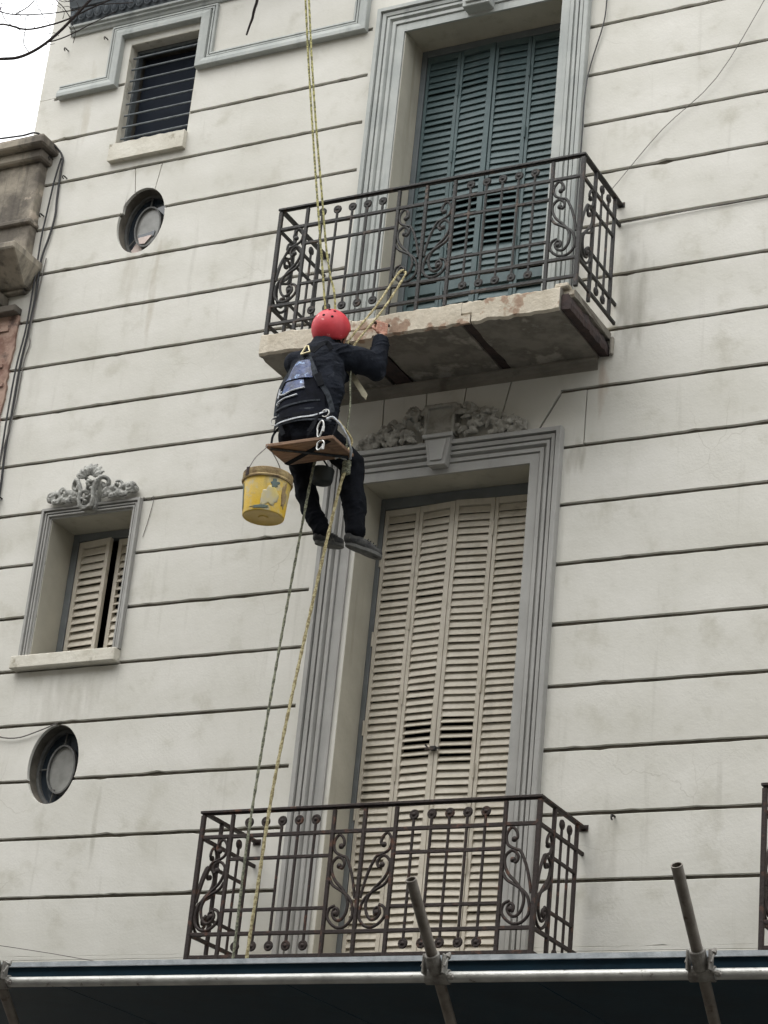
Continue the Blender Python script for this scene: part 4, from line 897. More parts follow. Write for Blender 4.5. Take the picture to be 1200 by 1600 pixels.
# head with jaw, nose, ears; neck; torso; limbs
def hp(x, y, z): return HC + HM @ Vector((x, y, z))
mb.ball(hp(0, -0.01, 0.02), 0.078, 0.095, 0.105, 12, 16, HM); mb.ball(hp(0, 0.035, -0.055), 0.058, 0.062, 0.065, 10, 12, HM); mb.ball(hp(0, 0.085, -0.088), 0.022, 0.018, 0.02, 6, 8, HM)
mb.ball(hp(0, 0.105, -0.02), 0.013, 0.02, 0.026, 6, 8, HM); mb.ball(hp(0, 0.088, -0.06), 0.024, 0.01, 0.008, 6, 8, HM)
for s in (-1, 1):
    mb.ball(hp(s * 0.082, -0.005, -0.01), 0.009, 0.018, 0.032, 6, 8, HM); mb.ball(hp(s * 0.03, 0.086, 0.022), 0.022, 0.012, 0.008, 6, 8, HM); mb.ball(hp(s * 0.035, 0.07, -0.03), 0.024, 0.02, 0.018, 6, 8, HM)
chain(mb, [(HC.x, HC.y - 0.02, HC.z - 0.05, .058), (0.015, -1.09, 3.43, .056), (0.01, -1.12, 3.36, .066)])
chain(mb, [(0.015, -1.13, 3.32, .10, 1.35, .9), (0.03, -1.18, 3.10, .125, 1.3, .85), (0.05, -1.22, 2.88, .115, 1.2, .9), (0.06, -1.24, 2.70, .115, 1.35, 1.0)])
chain(mb, [SHL + (.060,), ELL + (.042,), WRL + (.028,)]); chain(mb, [SHR + (.060,), ELR + (.042,), WRR + (.028,)])
chain(mb, [HIPL + (.075,), KNL + (.048,), (-0.075, -0.925, 2.43, .044), (-0.02, -0.905, 2.27, .036), ANL + (.030,)]); chain(mb, [HIPR + (.075,), KNR + (.048,), (0.255, -0.905, 2.40, .044), ANR + (.032,)])
chain(mb, [ANL + (.030,), (0.045, -0.87, 2.125, .024), (0.06, -0.80, 2.130, .014)]); chain(mb, [ANR + (.032,), (0.30, -0.915, 2.065, .026), (0.36, -0.87, 2.035, .014)])
# right hand: palm rising from the wrist, fingers curled over a chisel, thumb from the side
def hand(mb, w, fdir, pdir, tdir, holding=0.9, k=1.0):
    """fdir: along the palm, pdir: palm normal (fingers curl towards it), tdir: thumb side"""
    w = Vector(w); f = Vector(fdir).normalized(); t = Vector(tdir); t = (t - f * t.dot(f)).normalized(); pn = f.cross(t); pn = pn if pn.dot(Vector(pdir)) > 0 else -pn
    for i in range(5):
        for j in range(4):
            mb.ball(w + f * (0.018 + 0.018 * i) + t * (-0.030 + 0.020 * j), 0.0125, 0.0125, 0.0125, 5, 7)
    ends = []
    for j, (L, off) in enumerate(((0.046, 0.032), (0.050, 0.011), (0.047, -0.011), (0.037, -0.032))):
        p = w + f * 0.094 + t * off; a = 0.0; pts = [w + f * 0.07 + t * off, p]
        for seg, l in enumerate((L, L * 0.66, L * 0.5)):
            a += holding * (0.85, 1.15, 0.8)[seg] * (1.0 + 0.06 * j); p = p + (f * math.cos(a) + pn * math.sin(a)) * l; pts.append(p)
        for q, r in zip(range(len(pts) - 1), (0.0098, 0.0094, 0.0086, 0.0078)):
            n = 6
            for i in range(n + 1): mb.ball(pts[q].lerp(pts[q + 1], i / n), r * k, r * k, r * k, 5, 7)
        ends.append(pts[-1])
    pts = [w + f * 0.022 + t * 0.026, w + f * 0.045 + t * 0.052 + pn * 0.012, w + f * 0.072 + t * 0.056 + pn * 0.034, w + f * 0.088 + t * 0.040 + pn * 0.050]
    for q in range(3):
        for i in range(7): mb.ball(pts[q].lerp(pts[q + 1], i / 6), 0.0112 - 0.001 * q, 0.0112 - 0.001 * q, 0.0112 - 0.001 * q, 5, 7)
    return w + f * 0.105 + pn * 0.030, t
chain(mb, [WRR + (.027,), (0.292, -0.815, 3.615, .024, 1.15, .8)])
gr, gt = hand(mb, (0.292, -0.815, 3.615), (-0.05, 0.08, 1.0), (-0.7, 0.7, 0.1), (-0.7, -0.7, 0.0), 0.95, 0.92)
chain(mb, [WRL + (.027,), (0.112, -0.785, 3.45, .024, 1.1, .85)])
gl, gtl = hand(mb, (0.112, -0.785, 3.45), (0.25, 0.45, 0.85), (0.4, 0.6, -0.5), (0.9, 0.1, -0.2), 0.8)
body = remesh_obj('body', mb, M['skin'], pw, 0.0045, 1, None, 0.4)
# hair at the nape under the helmet
mb = MB(); mb.ball(hp(0, -0.018, 0.0), 0.086, 0.100, 0.10, 12, 16, HM); mb.ball(hp(0, -0.07, -0.05), 0.06, 0.04, 0.05, 8, 10, HM)
hr = remesh_obj('hair', mb, M['hair'], pw, 0.008, 1, lambda p: 0.003 * noise.noise(p * 60))
bm = bmesh.new(); bm.from_mesh(hr.data); inv = HM.transposed()
kill = [v for v in bm.verts if (inv @ (v.co - HC)).y > 0.035 or (inv @ (v.co - HC)).z > 0.05]
bmesh.ops.delete(bm, geom=kill, context='VERTS'); bm.to_mesh(hr.data); bm.free()
# jacket
def folds(amp, fr_, sd_):
    """cloth: broad soft swells and a few long oblique creases"""
    def f(p):
        q = Vector((p.x * 1.0 + p.z * 0.55, p.y, p.z * 0.8 - p.x * 0.5)) * fr_ + Vector((sd_, sd_, 0))
        a = noise.noise(q); b = noise.noise(q * 2.3 + Vector((0, sd_, 3))); c = noise.noise(Vector((q.x * 0.6, q.y * 0.6, q.z * 3.0)))
        crease = max(0.0, 1 - abs(c) * 7) * max(0.0, noise.noise(q * 0.5) + 0.25)
        return amp * (0.55 * a + 0.3 * b + 0.55 * crease)
    return f
mb = MB()
chain(mb, [(0.020, -1.065, 3.485, .070, 1.0, 1.0), (0.008, -1.11, 3.375, .088, 1.15, .95), (0.012, -1.13, 3.315, .118, 1.42, .95), (0.028, -1.165, 3.17, .148, 1.42, .92), (0.042, -1.195, 3.00, .150, 1.50, .92), (0.052, -1.215, 2.87, .145, 1.50, .95), (0.058, -1.235, 2.74, .135, 1.48, 1.0), (0.060, -1.24, 2.68, .115, 1.5, 1.05)])
chain(mb, [SHR + (.094,), (0.25, -0.99, 3.345, .086), ELR + (.082,), (0.307, -0.85, 3.45, .070), (0.293, -0.825, 3.560, .055)])
chain(mb, [SHL + (.092,), ELL + (.070,), WRL + (.050,)])
jk = remesh_obj('jacket', mb, M['jacket'], pw, 0.008, 3, folds(0.030, 7, 2.0))
# trousers
mb = MB()
chain(mb, [(0.055, -1.23, 2.72, .118, 1.35, 1.0), (0.060, -1.23, 2.665, .088, 1.7, 1.2)])
chain(mb, [HIPL + (.098,), (-0.09, -1.10, 2.655, .092), KNL + (.084,), (-0.085, -0.925, 2.43, .078), (-0.020, -0.905, 2.27, .068), (ANL[0] - 0.006, ANL[1], ANL[2] + 0.02, .062)])
chain(mb, [HIPR + (.098,), (0.19, -1.07, 2.655, .092), KNR + (.088,), (0.255, -0.905, 2.40, .084), (0.290, -0.905, 2.22, .077), (ANR[0] + 0.002, ANR[1], ANR[2] + 0.045, .073)])
remesh_obj('trousers', mb, M['trouser'], pw, 0.008, 3, folds(0.024, 8, 5.0))
# shoes
def shoe(ank, heel, toe, w=1.0):
    a, h, t = Vector(ank), Vector(heel), Vector(toe); d = (t - h).normalized(); mid = h.lerp(t, 0.55)
    mb = MB()
    chain(mb, [(a.x, a.y, a.z + 0.0, .046), (h.x + d.x * .03, h.y + d.y * .03, h.z + .045, .046), (mid.x, mid.y, mid.z + .038, .043), (t.x - d.x * .03, t.y - d.y * .03, t.z + .026, .032)])
    s = remesh_obj('shoe', mb, M['shoe'], pw, 0.006, 2, lambda p: 0.002 * noise.noise(p * 50))
    sd2 = d.cross(Vector((0, 0, 1))).normalized(); u2 = sd2.cross(d); mb = MB(); N = 26; o = 0
    ring_ = []
    L = (t - h).length
    for i in range(N):
        an = 2 * math.pi * i / N; x = math.cos(an); y = math.sin(an); lx = L / 2 * x; wd = (0.048 + 0.008 * x) * (abs(y) ** 0.8) * (1 if y > 0 else -1) * (1 - 0.18 * math.exp(-((x + 0.1) / 0.25) ** 2))
        ring_.append(h.lerp(t, 0.5) + d * lx + sd2 * wd)
    for q in (-0.010, 0.014): mb.v += [tuple(p + u2 * q) for p in ring_]
    mb.f = [tuple(range(N)), tuple(range(N, 2 * N))] + [(i, (i + 1) % N, (i + 1) % N + N, i + N) for i in range(N)]; mb.mi = [0] * len(mb.f)
    mb.obj('sole', M['sole'], s, bevel=0.003)
    mb = MB()
    for i in range(4):
        c = h.lerp(t, 0.50 + 0.08 * i) + u2 * (0.082 - 0.006 * i); mb.tube([c - sd2 * 0.024, c + u2 * 0.004, c + sd2 * 0.024], 0.0035, 6)
    mb.obj('lace', M['webgrey'], s)
shoe(ANL, (0.025, -0.925, 2.065), (0.095, -0.69, 2.115)); shoe(ANR, (0.262, -0.945, 2.015), (0.462, -0.80, 1.955))
# helmet
mb = MB(); n1, n2 = 18, 36
for i in range(n1 + 1):
    th = math.pi * 0.69 * i / n1
    for k in range(n2):
        a = 2 * math.pi * k / n2; q = Vector((0.124 * math.sin(th) * math.cos(a), 0.140 * math.sin(th) * math.sin(a), 0.140 * math.cos(th)))
        if i == n1: q *= 1.02
        if q.z < 0: q.z += 0.045 * max(0, math.sin(a)) * min(1, -q.z / 0.05) 
        mb.v.append(tuple(hp(q.x, q.y - 0.008, q.z + 0.022)))
for i in range(n1):
    for k in range(n2): mb.f.append((i * n2 + k, (i + 1) * n2 + k, (i + 1) * n2 + (k + 1) % n2, i * n2 + (k + 1) % n2)); mb.mi.append(0)
hl = mb.obj('helmet', M['helmet'], pw, smooth=True); so = hl.modifiers.new('so', 'SOLIDIFY'); so.thickness = 0.006; so.offset = -1
for (a, th) in ((-118, 52), (-150, 58), (-62, 52), (-30, 58), (-90, 20), (-135, 24), (-45, 24), (-165, 34), (-15, 34), (60, 45), (120, 45)):
    a, th = math.radians(a), math.radians(th); q = Vector((0.124 * math.sin(th) * math.cos(a), 0.140 * math.sin(th) * math.sin(a), 0.140 * math.cos(th))); nq = Vector((q.x / .128 ** 2, q.y / .146 ** 2, q.z / .13 ** 2)).normalized()
    zz = nq.to_track_quat('Z', 'Y').to_matrix(); MB().ball(hp(q.x, q.y - 0.008, q.z + 0.022), 0.010, 0.010, 0.004, 6, 10, HM @ zz).obj('vent_hole', M['black'], hl)
mb = MB()
for s in (-1, 1): mb.tube([hp(s * 0.105, -0.03, -0.03), hp(s * 0.08, 0.02, -0.09), hp(s * 0.02, 0.06, -0.115)], 0.006, 6); mb.tube([hp(s * 0.09, 0.05, 0.0), hp(s * 0.082, 0.02, -0.085)], 0.005, 6)
mb.obj('chin_strap', M['black'], hl)

# harness: back pad with blue vinyl, piping, shoulder straps, belt
def back(px, z, off=0.0):
    """a point on the back of the jacket: horizontal offset px from the spine, at height z"""
    t = (z - 2.7) / 0.6; cx = 0.055 - 0.045 * t; cy = -1.235 + 0.10 * t; hw = 0.205 - 0.02 * max(0, t - 0.6) * 5 * .5; dep = 0.140
    k = max(0, 1 - (px / (hw + 0.03)) ** 2); return Vector((cx + px, cy - dep * math.sqrt(k) - off, z))
def patch(mb, rows, off, thick=0.012, n=14):
    """rows: (z, left, right) ; a padded sheet lying on the back"""
    m = n + 1; o = len(mb.v); R_ = len(rows)
    for layer, of in ((0, off), (1, off - thick)):
        for (z, l, r) in rows:
            for i in range(m):
                x = l + (r - l) * i / n; e = min(1, min(i, n - i) / 2.0) * 0.006 if layer == 0 else 0
                mb.v.append(tuple(back(x, z, of + e + 0.003 * noise.noise(Vector((x * 20, z * 20, off * 50))))))
    T = R_ * m
    for j in range(R_ - 1):
        for i in range(n):
            a = o + j * m + i; mb.f.append((a, a + 1, a + m + 1, a + m)); mb.f.append((a + T, a + T + m, a + T + m + 1, a + T + 1)); mb.mi += [mb.cur] * 2
    bd = [o + i for i in range(m)] + [o + j * m + n for j in range(1, R_)] + [o + (R_ - 1) * m + i for i in range(n - 1, -1, -1)] + [o + j * m for j in range(R_ - 2, 0, -1)]
    for i in range(len(bd)): a, b = bd[i], bd[(i + 1) % len(bd)]; mb.f.append((a, b, b + T, a + T)); mb.mi.append(mb.cur)
def rows(zs, l, r):
    out = []
    for i in range(len(zs) * 3 - 2):
        t = i / 3; j = min(int(t), len(zs) - 2); u = t - j; out.append((zs[j] * (1 - u) + zs[j + 1] * u, l[j] * (1 - u) + l[j + 1] * u, r[j] * (1 - u) + r[j + 1] * u))
    return out
mb = MB(); patch(mb, rows([3.21, 3.12, 3.02, 2.92, 2.82, 2.76], [-.055, -.12, -.165, -.185, -.185, -.165], [.06, .105, .14, .165, .18, .175]), 0.030, 0.022)
pad = mb.obj('back_pad', M['navypack'], pw, smooth=True)
mb = MB(); patch(mb, rows([3.200, 3.13, 3.055], [-.045, -.095, -.13], [.045, .070, .082]), 0.040, 0.012); mb.obj('blue_panel', M['bluevinyl'], pad, smooth=True)
mb = MB(); patch(mb, rows([3.045, 3.00, 2.965], [-.125, -.145, -.15], [.02, .03, .03]), 0.036, 0.010); mb.obj('blue_panel', M['bluevinyl'], pad, smooth=True)
mb = MB()
for pts in ([(-.150, 2.985), (-.165, 2.965), (-.12, 2.95), (-.05, 2.965), (.04, 2.975)], [(-.180, 2.90), (-.165, 2.905), (-.11, 2.915), (-.05, 2.918), (-.01, 2.925)], [(-.172, 3.01), (-.178, 2.98), (-.180, 2.94)]):
    mb.tube(cat_rom([back(a, z, 0.044) for a, z in pts], 5), 0.006, 7)
mb.ball(back(-.178, 2.90, .03), 0.018, 0.010, 0.014, 6, 8)
mb.obj('piping', M['piping'], pad, smooth=True)
def strap(pts, wd, m_, parent, name='strap', off=0.036, th=0.005):
    P = cat_rom([back(a, z, o_ if o_ is not None else off) for a, z, o_ in pts], 6); mb = MB(); o = 0
    for i, p in enumerate(P):
        t = (P[min(i + 1, len(P) - 1)] - P[max(i - 1, 0)]).normalized(); nrm = Vector((0.35 * (p.x - 0.03) / 0.2, -1, 0.05)).normalized(); b = t.cross(nrm).normalized(); nn = b.cross(t)
        mb.v += [tuple(p + b * wd / 2 + nn * 0), tuple(p + b * wd / 2 - nn * th), tuple(p - b * wd / 2 - nn * th), tuple(p - b * wd / 2)]
    for i in range(len(P) - 1):
        for k in range(4): mb.f.append((i * 4 + k, i * 4 + (k + 1) % 4, (i + 1) * 4 + (k + 1) % 4, (i + 1) * 4 + k)); mb.mi.append(0)
    mb.f += [(0, 1, 2, 3), tuple((len(P) - 1) * 4 + k for k in range(4))]; mb.mi += [0, 0]
    return mb.obj(name, m_, parent)
hz = strap([(0.0, 3.25, .030), (-.09, 3.13, .044), (-.165, 3.03, .045), (-.200, 2.93, .040), (-.205, 2.80, .03)], 0.030, M['webgrey'], pw, 'harness')
strap([(0.02, 3.25, .030), (0.075, 3.14, .044), (0.125, 3.03, .045), (0.185, 2.93, .038), (0.218, 2.80, .028)], 0.034, M['webgrey'], hz, 'strap')
strap([(0.115, 3.08, .052), (0.135, 3.03, .052), (0.15, 2.985, .052)], 0.044, M['black'], hz, 'buckle')
strap([(-.03, 3.32, .012), (-.02, 3.29, .025), (0.0, 3.24, .034)], 0.028, M['black'], hz, 'strap'); strap([(.05, 3.32, .012), (.03, 3.29, .025), (0.01, 3.24, .034)], 0.028, M['black'], hz, 'strap')
strap([(-.13, 2.77, .036), (-.12, 2.70, .03), (-.09, 2.63, .02)], 0.030, M['black'], hz, 'leg_strap'); strap([(.14, 2.78, .036), (.13, 2.70, .03), (.10, 2.63, .02)], 0.030, M['black'], hz, 'leg_strap')
strap([(-.19, 2.74, .03), (-.10, 2.725, .045), (.02, 2.735, .045), (.12, 2.75, .04), (.19, 2.80, .03)], 0.010, M['piping'], hz, 'cord')
strap([(-.205, 2.86, .03), (-.17, 2.84, .045), (-.09, 2.845, .048), (.05, 2.86, .046), (.15, 2.875, .04)], 0.012, M['webgrey'], hz, 'cord')
strap([(.155, 3.31, .004), (.12, 3.36, .006), (.09, 3.33, .02), (.05, 3.27, .03)], 0.034, M['black'], hz, 'strap')
for z, wd, m_ in ((2.755, 0.045, M['black']), (2.80, 0.016, M['webgrey']), (2.715, 0.014, M['webgrey'])):
    strap([(-.215, z, .02), (-.15, z, .034), (0, z + .003, .036), (.13, z + .008, .034), (.215, z + .02, .02)], wd, m_, hz, 'belt')
# dorsal ring and side rings
mb = MB(); c = back(0.012, 3.27, 0.050); tri = [c + Vector(q) for q in ((-.032, 0, -.022), (.034, 0, -.012), (.010, .008, .040), (-.004, .008, .040), (-.032, 0, -.022))]
mb.tube(tri, 0.0075, 8); mb.obj('back_ring', M['ring'], hz, smooth=True)
MB().torus(back(-.195, 2.775, .03), 0.030, 0.005, 'Y', 18, 6).obj('side_ring', M['alu'], hz, smooth=True); MB().torus(back(.19, 2.775, .04), 0.026, 0.005, 'Y', 18, 6).obj('side_ring', M['alu'], hz, smooth=True)
# karabiners and descender at the right hip
def karabiner(c, L, W, tilt, label, r=0.0055):
    mb = MB(); pts = []
    for i in range(24):
        a = 2 * math.pi * i / 24; x = W * math.cos(a) * (1.0 if math.sin(a) > 0 else 0.72); z = L * math.sin(a); q = Matrix.Rotation(tilt, 3, 'Y') @ Vector((x, 0, z)); pts.append(Vector(c) + q)
    pts.append(pts[0]); mb.tube(pts, r, 8); q = Matrix.Rotation(tilt, 3, 'Y') @ Vector((W, 0, 0)); mb.tube([Vector(c) + q + Vector((0, 0, .018)), Vector(c) + q - Vector((0, 0, .018))], r * 1.6, 8)
    return tag(mb.obj('karabiner', M['alu'], smooth=True), label, 'karabiner')
karabiner((0.268, -1.435, 2.685 - .07), 0.058, 0.022, 0.12, 'long silver karabiner hanging at the worker right hip over the seat board')
karabiner((0.272, -1.42, 2.545 - .04), 0.034, 0.026, 0.5, 'small silver karabiner below the right end of the seat board')
mb = MB(); mb.box(0.262, 0.318, -1.10, -1.075, 2.445, 2.545); mb.tube([(0.290, -1.115, 2.52), (0.290, -1.06, 2.52)], 0.022, 14); mb.tube([(0.290, -1.115, 2.47), (0.290, -1.06, 2.47)], 0.020, 14)
dv = mb.obj('descender', M['rope_grey'], bevel=0.005); tag(dv, 'grey green rope descender below the right end of the seat board', 'descender')
MB().tube([(0.29, -1.10, 2.545), (0.255, -1.13, 2.56), (0.235, -1.15, 2.54)], 0.007, 8).obj('handle', M['alu'], dv, smooth=True)

# seat board with webbing
BX0, BX1, BY0, BY1, BZ = -0.155, 0.345, -1.395, -1.105, 2.572
sb = thing('seat_board', 'brown wooden seat board with crossed black webbing under the hanging worker', 'seat', (0.1, -1.25, BZ - 0.01))
MB().box(BX0, BX1, BY0, BY1, BZ - 0.015, BZ + 0.010).obj('board', M['wood'], sb, bevel=0.004)
def web(a, b, wd, z, m_=M['black']):
    a, b = Vector(a), Vector(b); d = (b - a).normalized(); s = Vector((-d.y, d.x, 0)) * wd / 2; mb = MB()
    v = [a - s, b - s, b + s, a + s]; mb.add([(q.x, q.y, z) for q in v] + [(q.x, q.y, z + 0.004) for q in v], [(0, 3, 2, 1), (4, 5, 6, 7), (0, 1, 5, 4), (1, 2, 6, 5), (2, 3, 7, 6), (3, 0, 4, 7)]); return mb.obj('webbing', m_, sb)
web((BX0 + 0.01, BY1 - 0.02, 0), (BX1 - 0.04, BY0 + 0.02, 0), 0.034, BZ - 0.0195); web((BX0 + 0.03, BY0 + 0.02, 0), (BX1 - 0.03, BY1 - 0.02, 0), 0.030, BZ - 0.0240, M['webgrey'])
for (x, y) in ((BX0 + 0.015, BY0 + 0.05), (BX1 - 0.02, BY0 + 0.03), (BX1 - 0.02, BY1 - 0.05)):
    s = -1 if x < 0.1 else 1
    pts = [(x, y, BZ + 0.012), (x + 0.01 * s, y + 0.02, BZ + 0.10), (0.06 + s * 0.215, -1.25, BZ + 0.20)]
    MB().tube(cat_rom(pts, 5), 0.008, 7).obj('sling', M['black'] if y < -1.3 else M['rope_tan'], sb, smooth=True)

# bucket
BC = Vector((-0.100, -1.40, 2.05)); Rb, Rt, Hb = 0.136, 0.157, 0.285
bk = thing('bucket', 'yellow plastic bucket smeared with mortar hanging from the seat board', 'bucket', tuple(BC))
mb = MB(); n = 40
def lathe(mb, prof, c, n=40, sq=1.0):
    o = len(mb.v)
    for r, z in prof:
        for k in range(n): a = 2 * math.pi * k / n; mb.v.append((c.x + r * math.cos(a), c.y + r * math.sin(a), c.z + z))
    for i in range(len(prof) - 1):
        for k in range(n): mb.f.append((o + i * n + k, o + i * n + (k + 1) % n, o + (i + 1) * n + (k + 1) % n, o + (i + 1) * n + k)); mb.mi.append(mb.cur)
lathe(mb, [(Rb - 0.002, 0.0), (Rb, 0.006), (Rb + (Rt - Rb) * .8, Hb * .8), (Rt - 0.002, Hb), (Rt - 0.008, Hb), (Rb - 0.008, 0.02), (0.001, 0.02)], BC); bb = mb.obj('pail', M['bucket'], bk, smooth=True)
mb = MB(); lathe(mb, [(Rb - 0.003, -0.001), (Rb - 0.012, -0.004), (Rb - 0.02, 0.002), (0.035, 0.001), (0.030, -0.004), (0.001, -0.004)], BC); mb.obj('base', M['bucketb'], bk, smooth=True)
mb = MB(); lathe(mb, [(Rt - 0.004, Hb * .80), (Rt + 0.006, Hb * .80), (Rt + 0.010, Hb * .83), (Rt + 0.002, Hb * .86), (Rt + 0.002, Hb * .88), (Rt + 0.006, Hb * .90), (Rt + 0.006, Hb + 0.004), (Rt + 0.001, Hb + 0.008), (Rt - 0.008, Hb + 0.004), (Rt - 0.008, Hb - 0.03)], BC); rm_ = mb.obj('rim', M['mortar'], bk, smooth=True)
# paint smears and label remnants: thin sheets on the wall of the pail
def smear(ac, hc, da, dh, m_, sd_):
    """a ragged thin smear centred at angle ac, height hc, half sizes da (rad) and dh (m)"""
    mb = MB(); N = 40; K = 4
    def P3(a, h): h = min(max(h, 0.008), Hb * .79); r = Rb + (Rt - Rb) * h / Hb + 0.0014; return (BC.x + r * math.cos(a), BC.y + r * math.sin(a), BC.z + h)
    mb.v.append(P3(ac, hc))
    for j in range(1, K + 1):
        for i in range(N):
            t = 2 * math.pi * i / N; k = (1 + 0.75 * noise.noise(Vector((math.cos(t) * 1.6, math.sin(t) * 1.6, sd_))) + 0.14 * noise.noise(Vector((math.cos(t) * 5, math.sin(t) * 5, sd_)))) * j / K
            mb.v.append(P3(ac + da * k * math.cos(t), hc + dh * k * math.sin(t)))
    mb.f = [(0, 1 + i, 1 + (i + 1) % N) for i in range(N)] + [(1 + j * N + i, 1 + (j + 1) * N + i, 1 + (j + 1) * N + (i + 1) % N, 1 + j * N + (i + 1) % N) for j in range(K - 1) for i in range(N)]
    mb.mi = [0] * len(mb.f)
    o = mb.obj('paint_smear', m_, bk, smooth=True, recalc=False); s = o.modifiers.new('s', 'SOLIDIFY'); s.thickness = 0.001; s.offset = 0
R_ = math.radians
smear(R_(-140), 0.12, 0.17, 0.085, M['blotch'], 1.3); smear(R_(-38), 0.185, 0.17, 0.026, M['blotch'], 2.1); smear(R_(-52), 0.095, 0.42, 0.075, M['smear'], 3.7)
smear(R_(-162), 0.10, 0.14, 0.10, M['smear'], 5.5); smear(R_(-8), 0.12, 0.16, 0.09, M['mortar'], 4.2); smear(R_(-70), 0.020, 0.5, 0.010, M['blotch'], 6.1)
MB().tube(cat_rom([(BC.x - 0.06, BC.y - 0.150, BC.z + Hb), (BC.x - 0.05, BC.y - 0.10, BC.z + Hb + 0.10), (BC.x - 0.035, BC.y - 0.02, BC.z + Hb + 0.20), (-0.14, -1.385, 2.585)], 5), 0.003, 6).tube(cat_rom([(BC.x + 0.04, BC.y + 0.145, BC.z + Hb), (BC.x + 0.02, BC.y + 0.08, BC.z + Hb + 0.12), (-0.138, -1.37, 2.565)], 5), 0.003, 6).obj('handle', M['wire'], bk, smooth=True)
mb = MB()
for a in (-112, 68): mb.box(BC.x + 0.162 * math.cos(R_(a)) - .012, BC.x + 0.162 * math.cos(R_(a)) + .012, BC.y + 0.162 * math.sin(R_(a)) - .008, BC.y + 0.162 * math.sin(R_(a)) + .008, BC.z + Hb - .05, BC.z + Hb + .012)
mb.obj('handle_lug', M['steel_beam'], bk, bevel=0.003)
# tool bag between the legs
mb = MB(); lathe(mb, [(0.001, 0), (0.05, 0.0), (0.066, 0.008), (0.074, 0.03), (0.078, 0.10), (0.07, 0.105), (0.001, 0.10)], Vector((0.075, -1.02, 2.435)), 28)
tb = mb.obj('tool_bag', M['bag'], smooth=True); tag(tb, 'dark round tool bag hanging under the seat board between the legs', 'bag')
MB().tube([(0.02, -1.04, 2.53), (0.03, -1.10, 2.565)], 0.006, 6).tube([(0.13, -1.03, 2.53), (0.12, -1.10, 2.565)], 0.006, 6).obj('strap', M['black'], tb)
# pale strip (scraper blade) hanging at the chest and the tool in the hand
mb = MB(); mb.add([(0.125, -0.96, 3.300), (0.168, -0.955, 3.300), (0.300, -0.93, 3.105), (0.292, -0.93, 3.065), (0.262, -0.935, 3.095)], [(0, 1, 2, 3, 4)])
o = mb.obj('scraper', M['scraper'], recalc=False); tag(o, 'pale wedge shaped scraper hanging below the worker right arm', 'scraper'); s = o.modifiers.new('s', 'SOLIDIFY'); s.thickness = 0.005
mb = MB(); ax = gt.normalized(); mb.tube([gr - ax * 0.060 + Vector((0, 0, .004)), gr + ax * 0.055], 0.010, 10)
ch = mb.obj('chisel', M['steel_beam'], smooth=True); tag(ch, 'short dark chisel held in the worker raised right hand', 'chisel')

# ------------------------------------------------------------ ropes
def rope(pts, r, m_, label, group=None, sm=6):
    P = cat_rom(pts, sm); mb = MB()
    dense = []
    for a, b in zip(P, P[1:]):
        n = max(1, int((b - a).length / 0.02)); dense += [a.lerp(b, i / n) for i in range(n)]
    dense.append(P[-1]); n = 7; o = 0; up_ = None; ph = 0
    mb.tube(dense, r, 8, True)
    # twist: ripple the radius round the rope as it runs
    N = len(dense)
    for i in range(N):
        c = dense[i]
        for k in range(8):
            v = Vector(mb.v[i * 8 + k]); mb.v[i * 8 + k] = tuple(c + (v - c) * (1 + 0.16 * math.sin(2 * (k / 8 * 2 * math.pi) + i * 1.3)))
    return tag(mb.obj('rope', m_, smooth=True), label, 'rope', group)
top1 = (-0.30, -1.475, 6.16); 
rope([(-0.585, -1.82, 9.6), (-0.285, -1.40, 6.11), (-0.115, -0.96, 3.95), (-0.07, -0.90, 3.60), (0.02, -0.93, 3.25)], 0.0075, M['rope'], 'yellow suspension rope from above to the worker chest, left strand', 'pair of yellow ropes holding the worker')
rope([(-0.535, -1.82, 9.6), (-0.255, -1.40, 6.10), (-0.135, -1.05, 4.5), (-0.085, -0.97, 4.1), (-0.045, -0.93, 3.92), (-0.02, -0.89, 3.60), (0.05, -0.93, 3.25)], 0.0075, M['rope'], 'yellow suspension rope from above to the worker chest, right strand', 'pair of yellow ropes holding the worker')
rope([(0.355, -0.665, 4.165), (0.33, -0.722, 4.15), (0.25, -0.85, 3.83), (0.145, -0.99, 3.50), (0.08, -0.97, 3.30)], 0.0075, M['rope_tan'], 'tan tie rope from the upper railing scroll down to the worker, upper strand', 'pair of tie ropes to the railing')
rope([(0.355, -0.70, 4.155), (0.375, -0.725, 4.11), (0.30, -0.84, 3.80), (0.185, -0.985, 3.46), (0.12, -0.97, 3.28)], 0.0075, M['rope_tan'], 'tan tie rope from the upper railing scroll down to the worker, lower strand', 'pair of tie ropes to the railing')
rope([(0.065, -1.09, 2.585), (0.045, -1.105, 2.45), (-0.02, -1.14, 1.3), (-0.085, -1.14, 0.1), (-0.115, -1.10, -0.70), (-0.14, -1.08, -1.30)], 0.0085, M['rope_grey'], 'long dangling rope below the seat board, left of the pair', 'pair of ropes dangling below the worker')
rope([(0.290, -1.10, 2.46), (0.255, -1.10, 2.30), (0.170, -1.12, 1.55), (0.060, -1.14, 0.45), (0.010, -1.12, -0.30), (-0.02, -1.10, -0.75), (-0.03, -1.08, -1.30)], 0.0105, M['rope_tan'], 'long dangling rope below the descender, right of the pair', 'pair of ropes dangling below the worker')
rope([(0.20, -1.02, 3.33), (0.225, -1.05, 3.15), (0.262, -1.08, 2.95), (0.272, -1.10, 2.75), (0.290, -1.10, 2.56)], 0.0065, M['rope_grey'], 'thin grey rope running down the worker right side to the descender')
rope([(0.285, -1.40, 2.70), (0.330, -1.38, 2.71), (0.375, -1.30, 2.64), (0.372, -1.20, 2.57), (0.33, -1.12, 2.54)], 0.0085, M['piping'], 'short pale rope loop at the right end of the seat board')

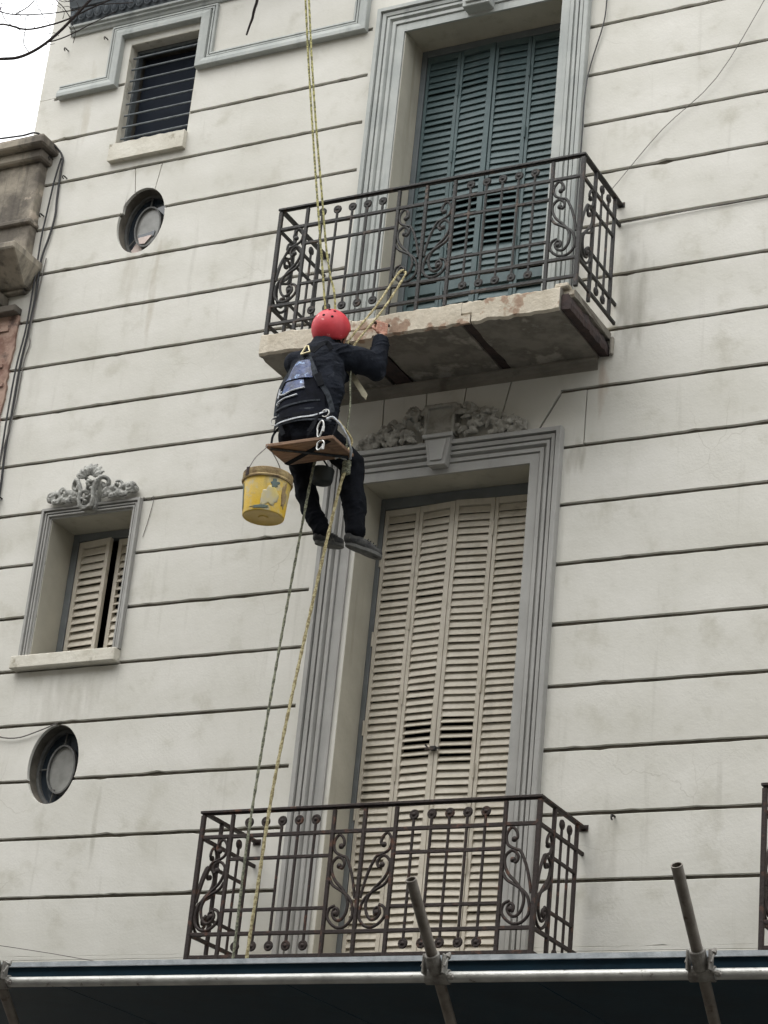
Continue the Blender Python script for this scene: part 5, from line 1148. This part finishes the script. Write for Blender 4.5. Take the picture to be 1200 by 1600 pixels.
# ------------------------------------------------------------ bare street tree
tr = thing('bare_tree', 'leafless street tree reaching thin branches into the top left corner', 'tree', (0.75, -6.9, GZ + 0.15))
MB().tube(cat_rom([(0.30, -7.0, GZ + 0.1), (0.34, -7.0, -3), (0.42, -6.98, -1), (0.70, -6.96, 0.6), (1.0, -6.97, 1.25), (1.25, -6.98, 1.9), (1.6, -6.9, 3.2)], 6), 0.1, 12, rfun=lambda t: 0.13 * (1 - t) + 0.02).obj('trunk', M['bark'], tr, smooth=True)
def branch(pts, r0, r1): MB().tube(cat_rom(pts, 5), r0, 6, rfun=lambda t: r0 * (1 - t) + r1 * t).obj('branch', M['bark'], tr, smooth=True)
def P(x, y):      # points on the plane of the twigs, measured in the plane's own metres
    return Vector((1.804, -6.797, 1.534)) + (Vector((2.207, -6.714, 1.817)) - Vector((1.804, -6.797, 1.534))) / 165 * x + Vector((0.0007, -0.0010, 0.00234)) * 0 + Vector((0.00026, -0.00101, 0.00234)) * y
def B(px, dz=0): return Vector((1.804 + 0.00228 * px[0], -6.797 + 0.00115 * px[0] * 0.9 - 0.00101 * px[1], 1.534 + 0.00024 * px[0] + 0.00234 * px[1]))
# (across, up) in pixels-like units of 2.5 mm
branch([(0.95, -6.97, 1.2), B((-80, -2)), B((0, 0)), B((30, 2)), B((60, 14)), B((90, 34)), B((120, 60)), B((150, 88)), B((175, 112))], 0.007, 0.0055)
branch([(1.0, -6.97, 1.3), B((-60, 30)), B((0, 55)), B((45, 46)), B((85, 52)), B((118, 62)), B((150, 76)), B((200, 96))], 0.0045, 0.003)
branch([(1.1, -6.98, 1.6), B((-50, 100)), B((0, 78)), B((30, 70)), B((80, 70)), B((110, 73)), B((128, 75)), B((160, 82)), B((220, 84))], 0.003, 0.002)
branch([B((75, 24)), B((100, 30)), B((125, 40)), B((150, 52)), B((190, 70))], 0.003, 0.002)
branch([B((48, 8)), B((40, 24)), B((44, 44)), B((47, 66)), B((56, 66))], 0.0022, 0.0014)
branch([(1.1, -6.98, 1.6), B((-40, 60)), B((0, 90)), B((15, 60)), B((45, 40))], 0.0025, 0.0015)
branch([B((30, 70)), B((55, 84)), B((68, 100)), B((80, 120))], 0.0025, 0.002); branch([B((85, 52)), B((72, 72)), B((66, 90)), B((70, 110))], 0.0018, 0.0014)
branch([B((118, 62)), B((108, 80)), B((98, 92)), B((110, 104)), B((104, 120))], 0.0022, 0.0016); branch([B((0, 78)), B((6, 92)), B((0, 110))], 0.007, 0.004)
branch([(1.25, -6.98, 1.9), (1.9, -6.7, 2.15), (2.5, -6.5, 2.1), (2.731, -6.449, 1.900), (2.725, -6.417, 1.797), (2.706, -6.404, 1.748), (2.691, -6.395, 1.712)], 0.010, 0.0035)
branch([(2.5, -6.5, 2.1), B((280, 110)), B((250, 104)), B((215, 92))], 0.004, 0.002)
rr = random.Random(5)
for i in range(34):
    x, y = rr.uniform(-10, 130), rr.uniform(20, 110); a = rr.uniform(-0.5, 3.4); L = rr.uniform(14, 40)
    branch([B((x, y)), B((x + L * .5 * math.cos(a), y + L * .5 * math.sin(a) + rr.uniform(-3, 3))), B((x + L * math.cos(a + .4), y + L * math.sin(a + .4)))], 0.0016, 0.0009)
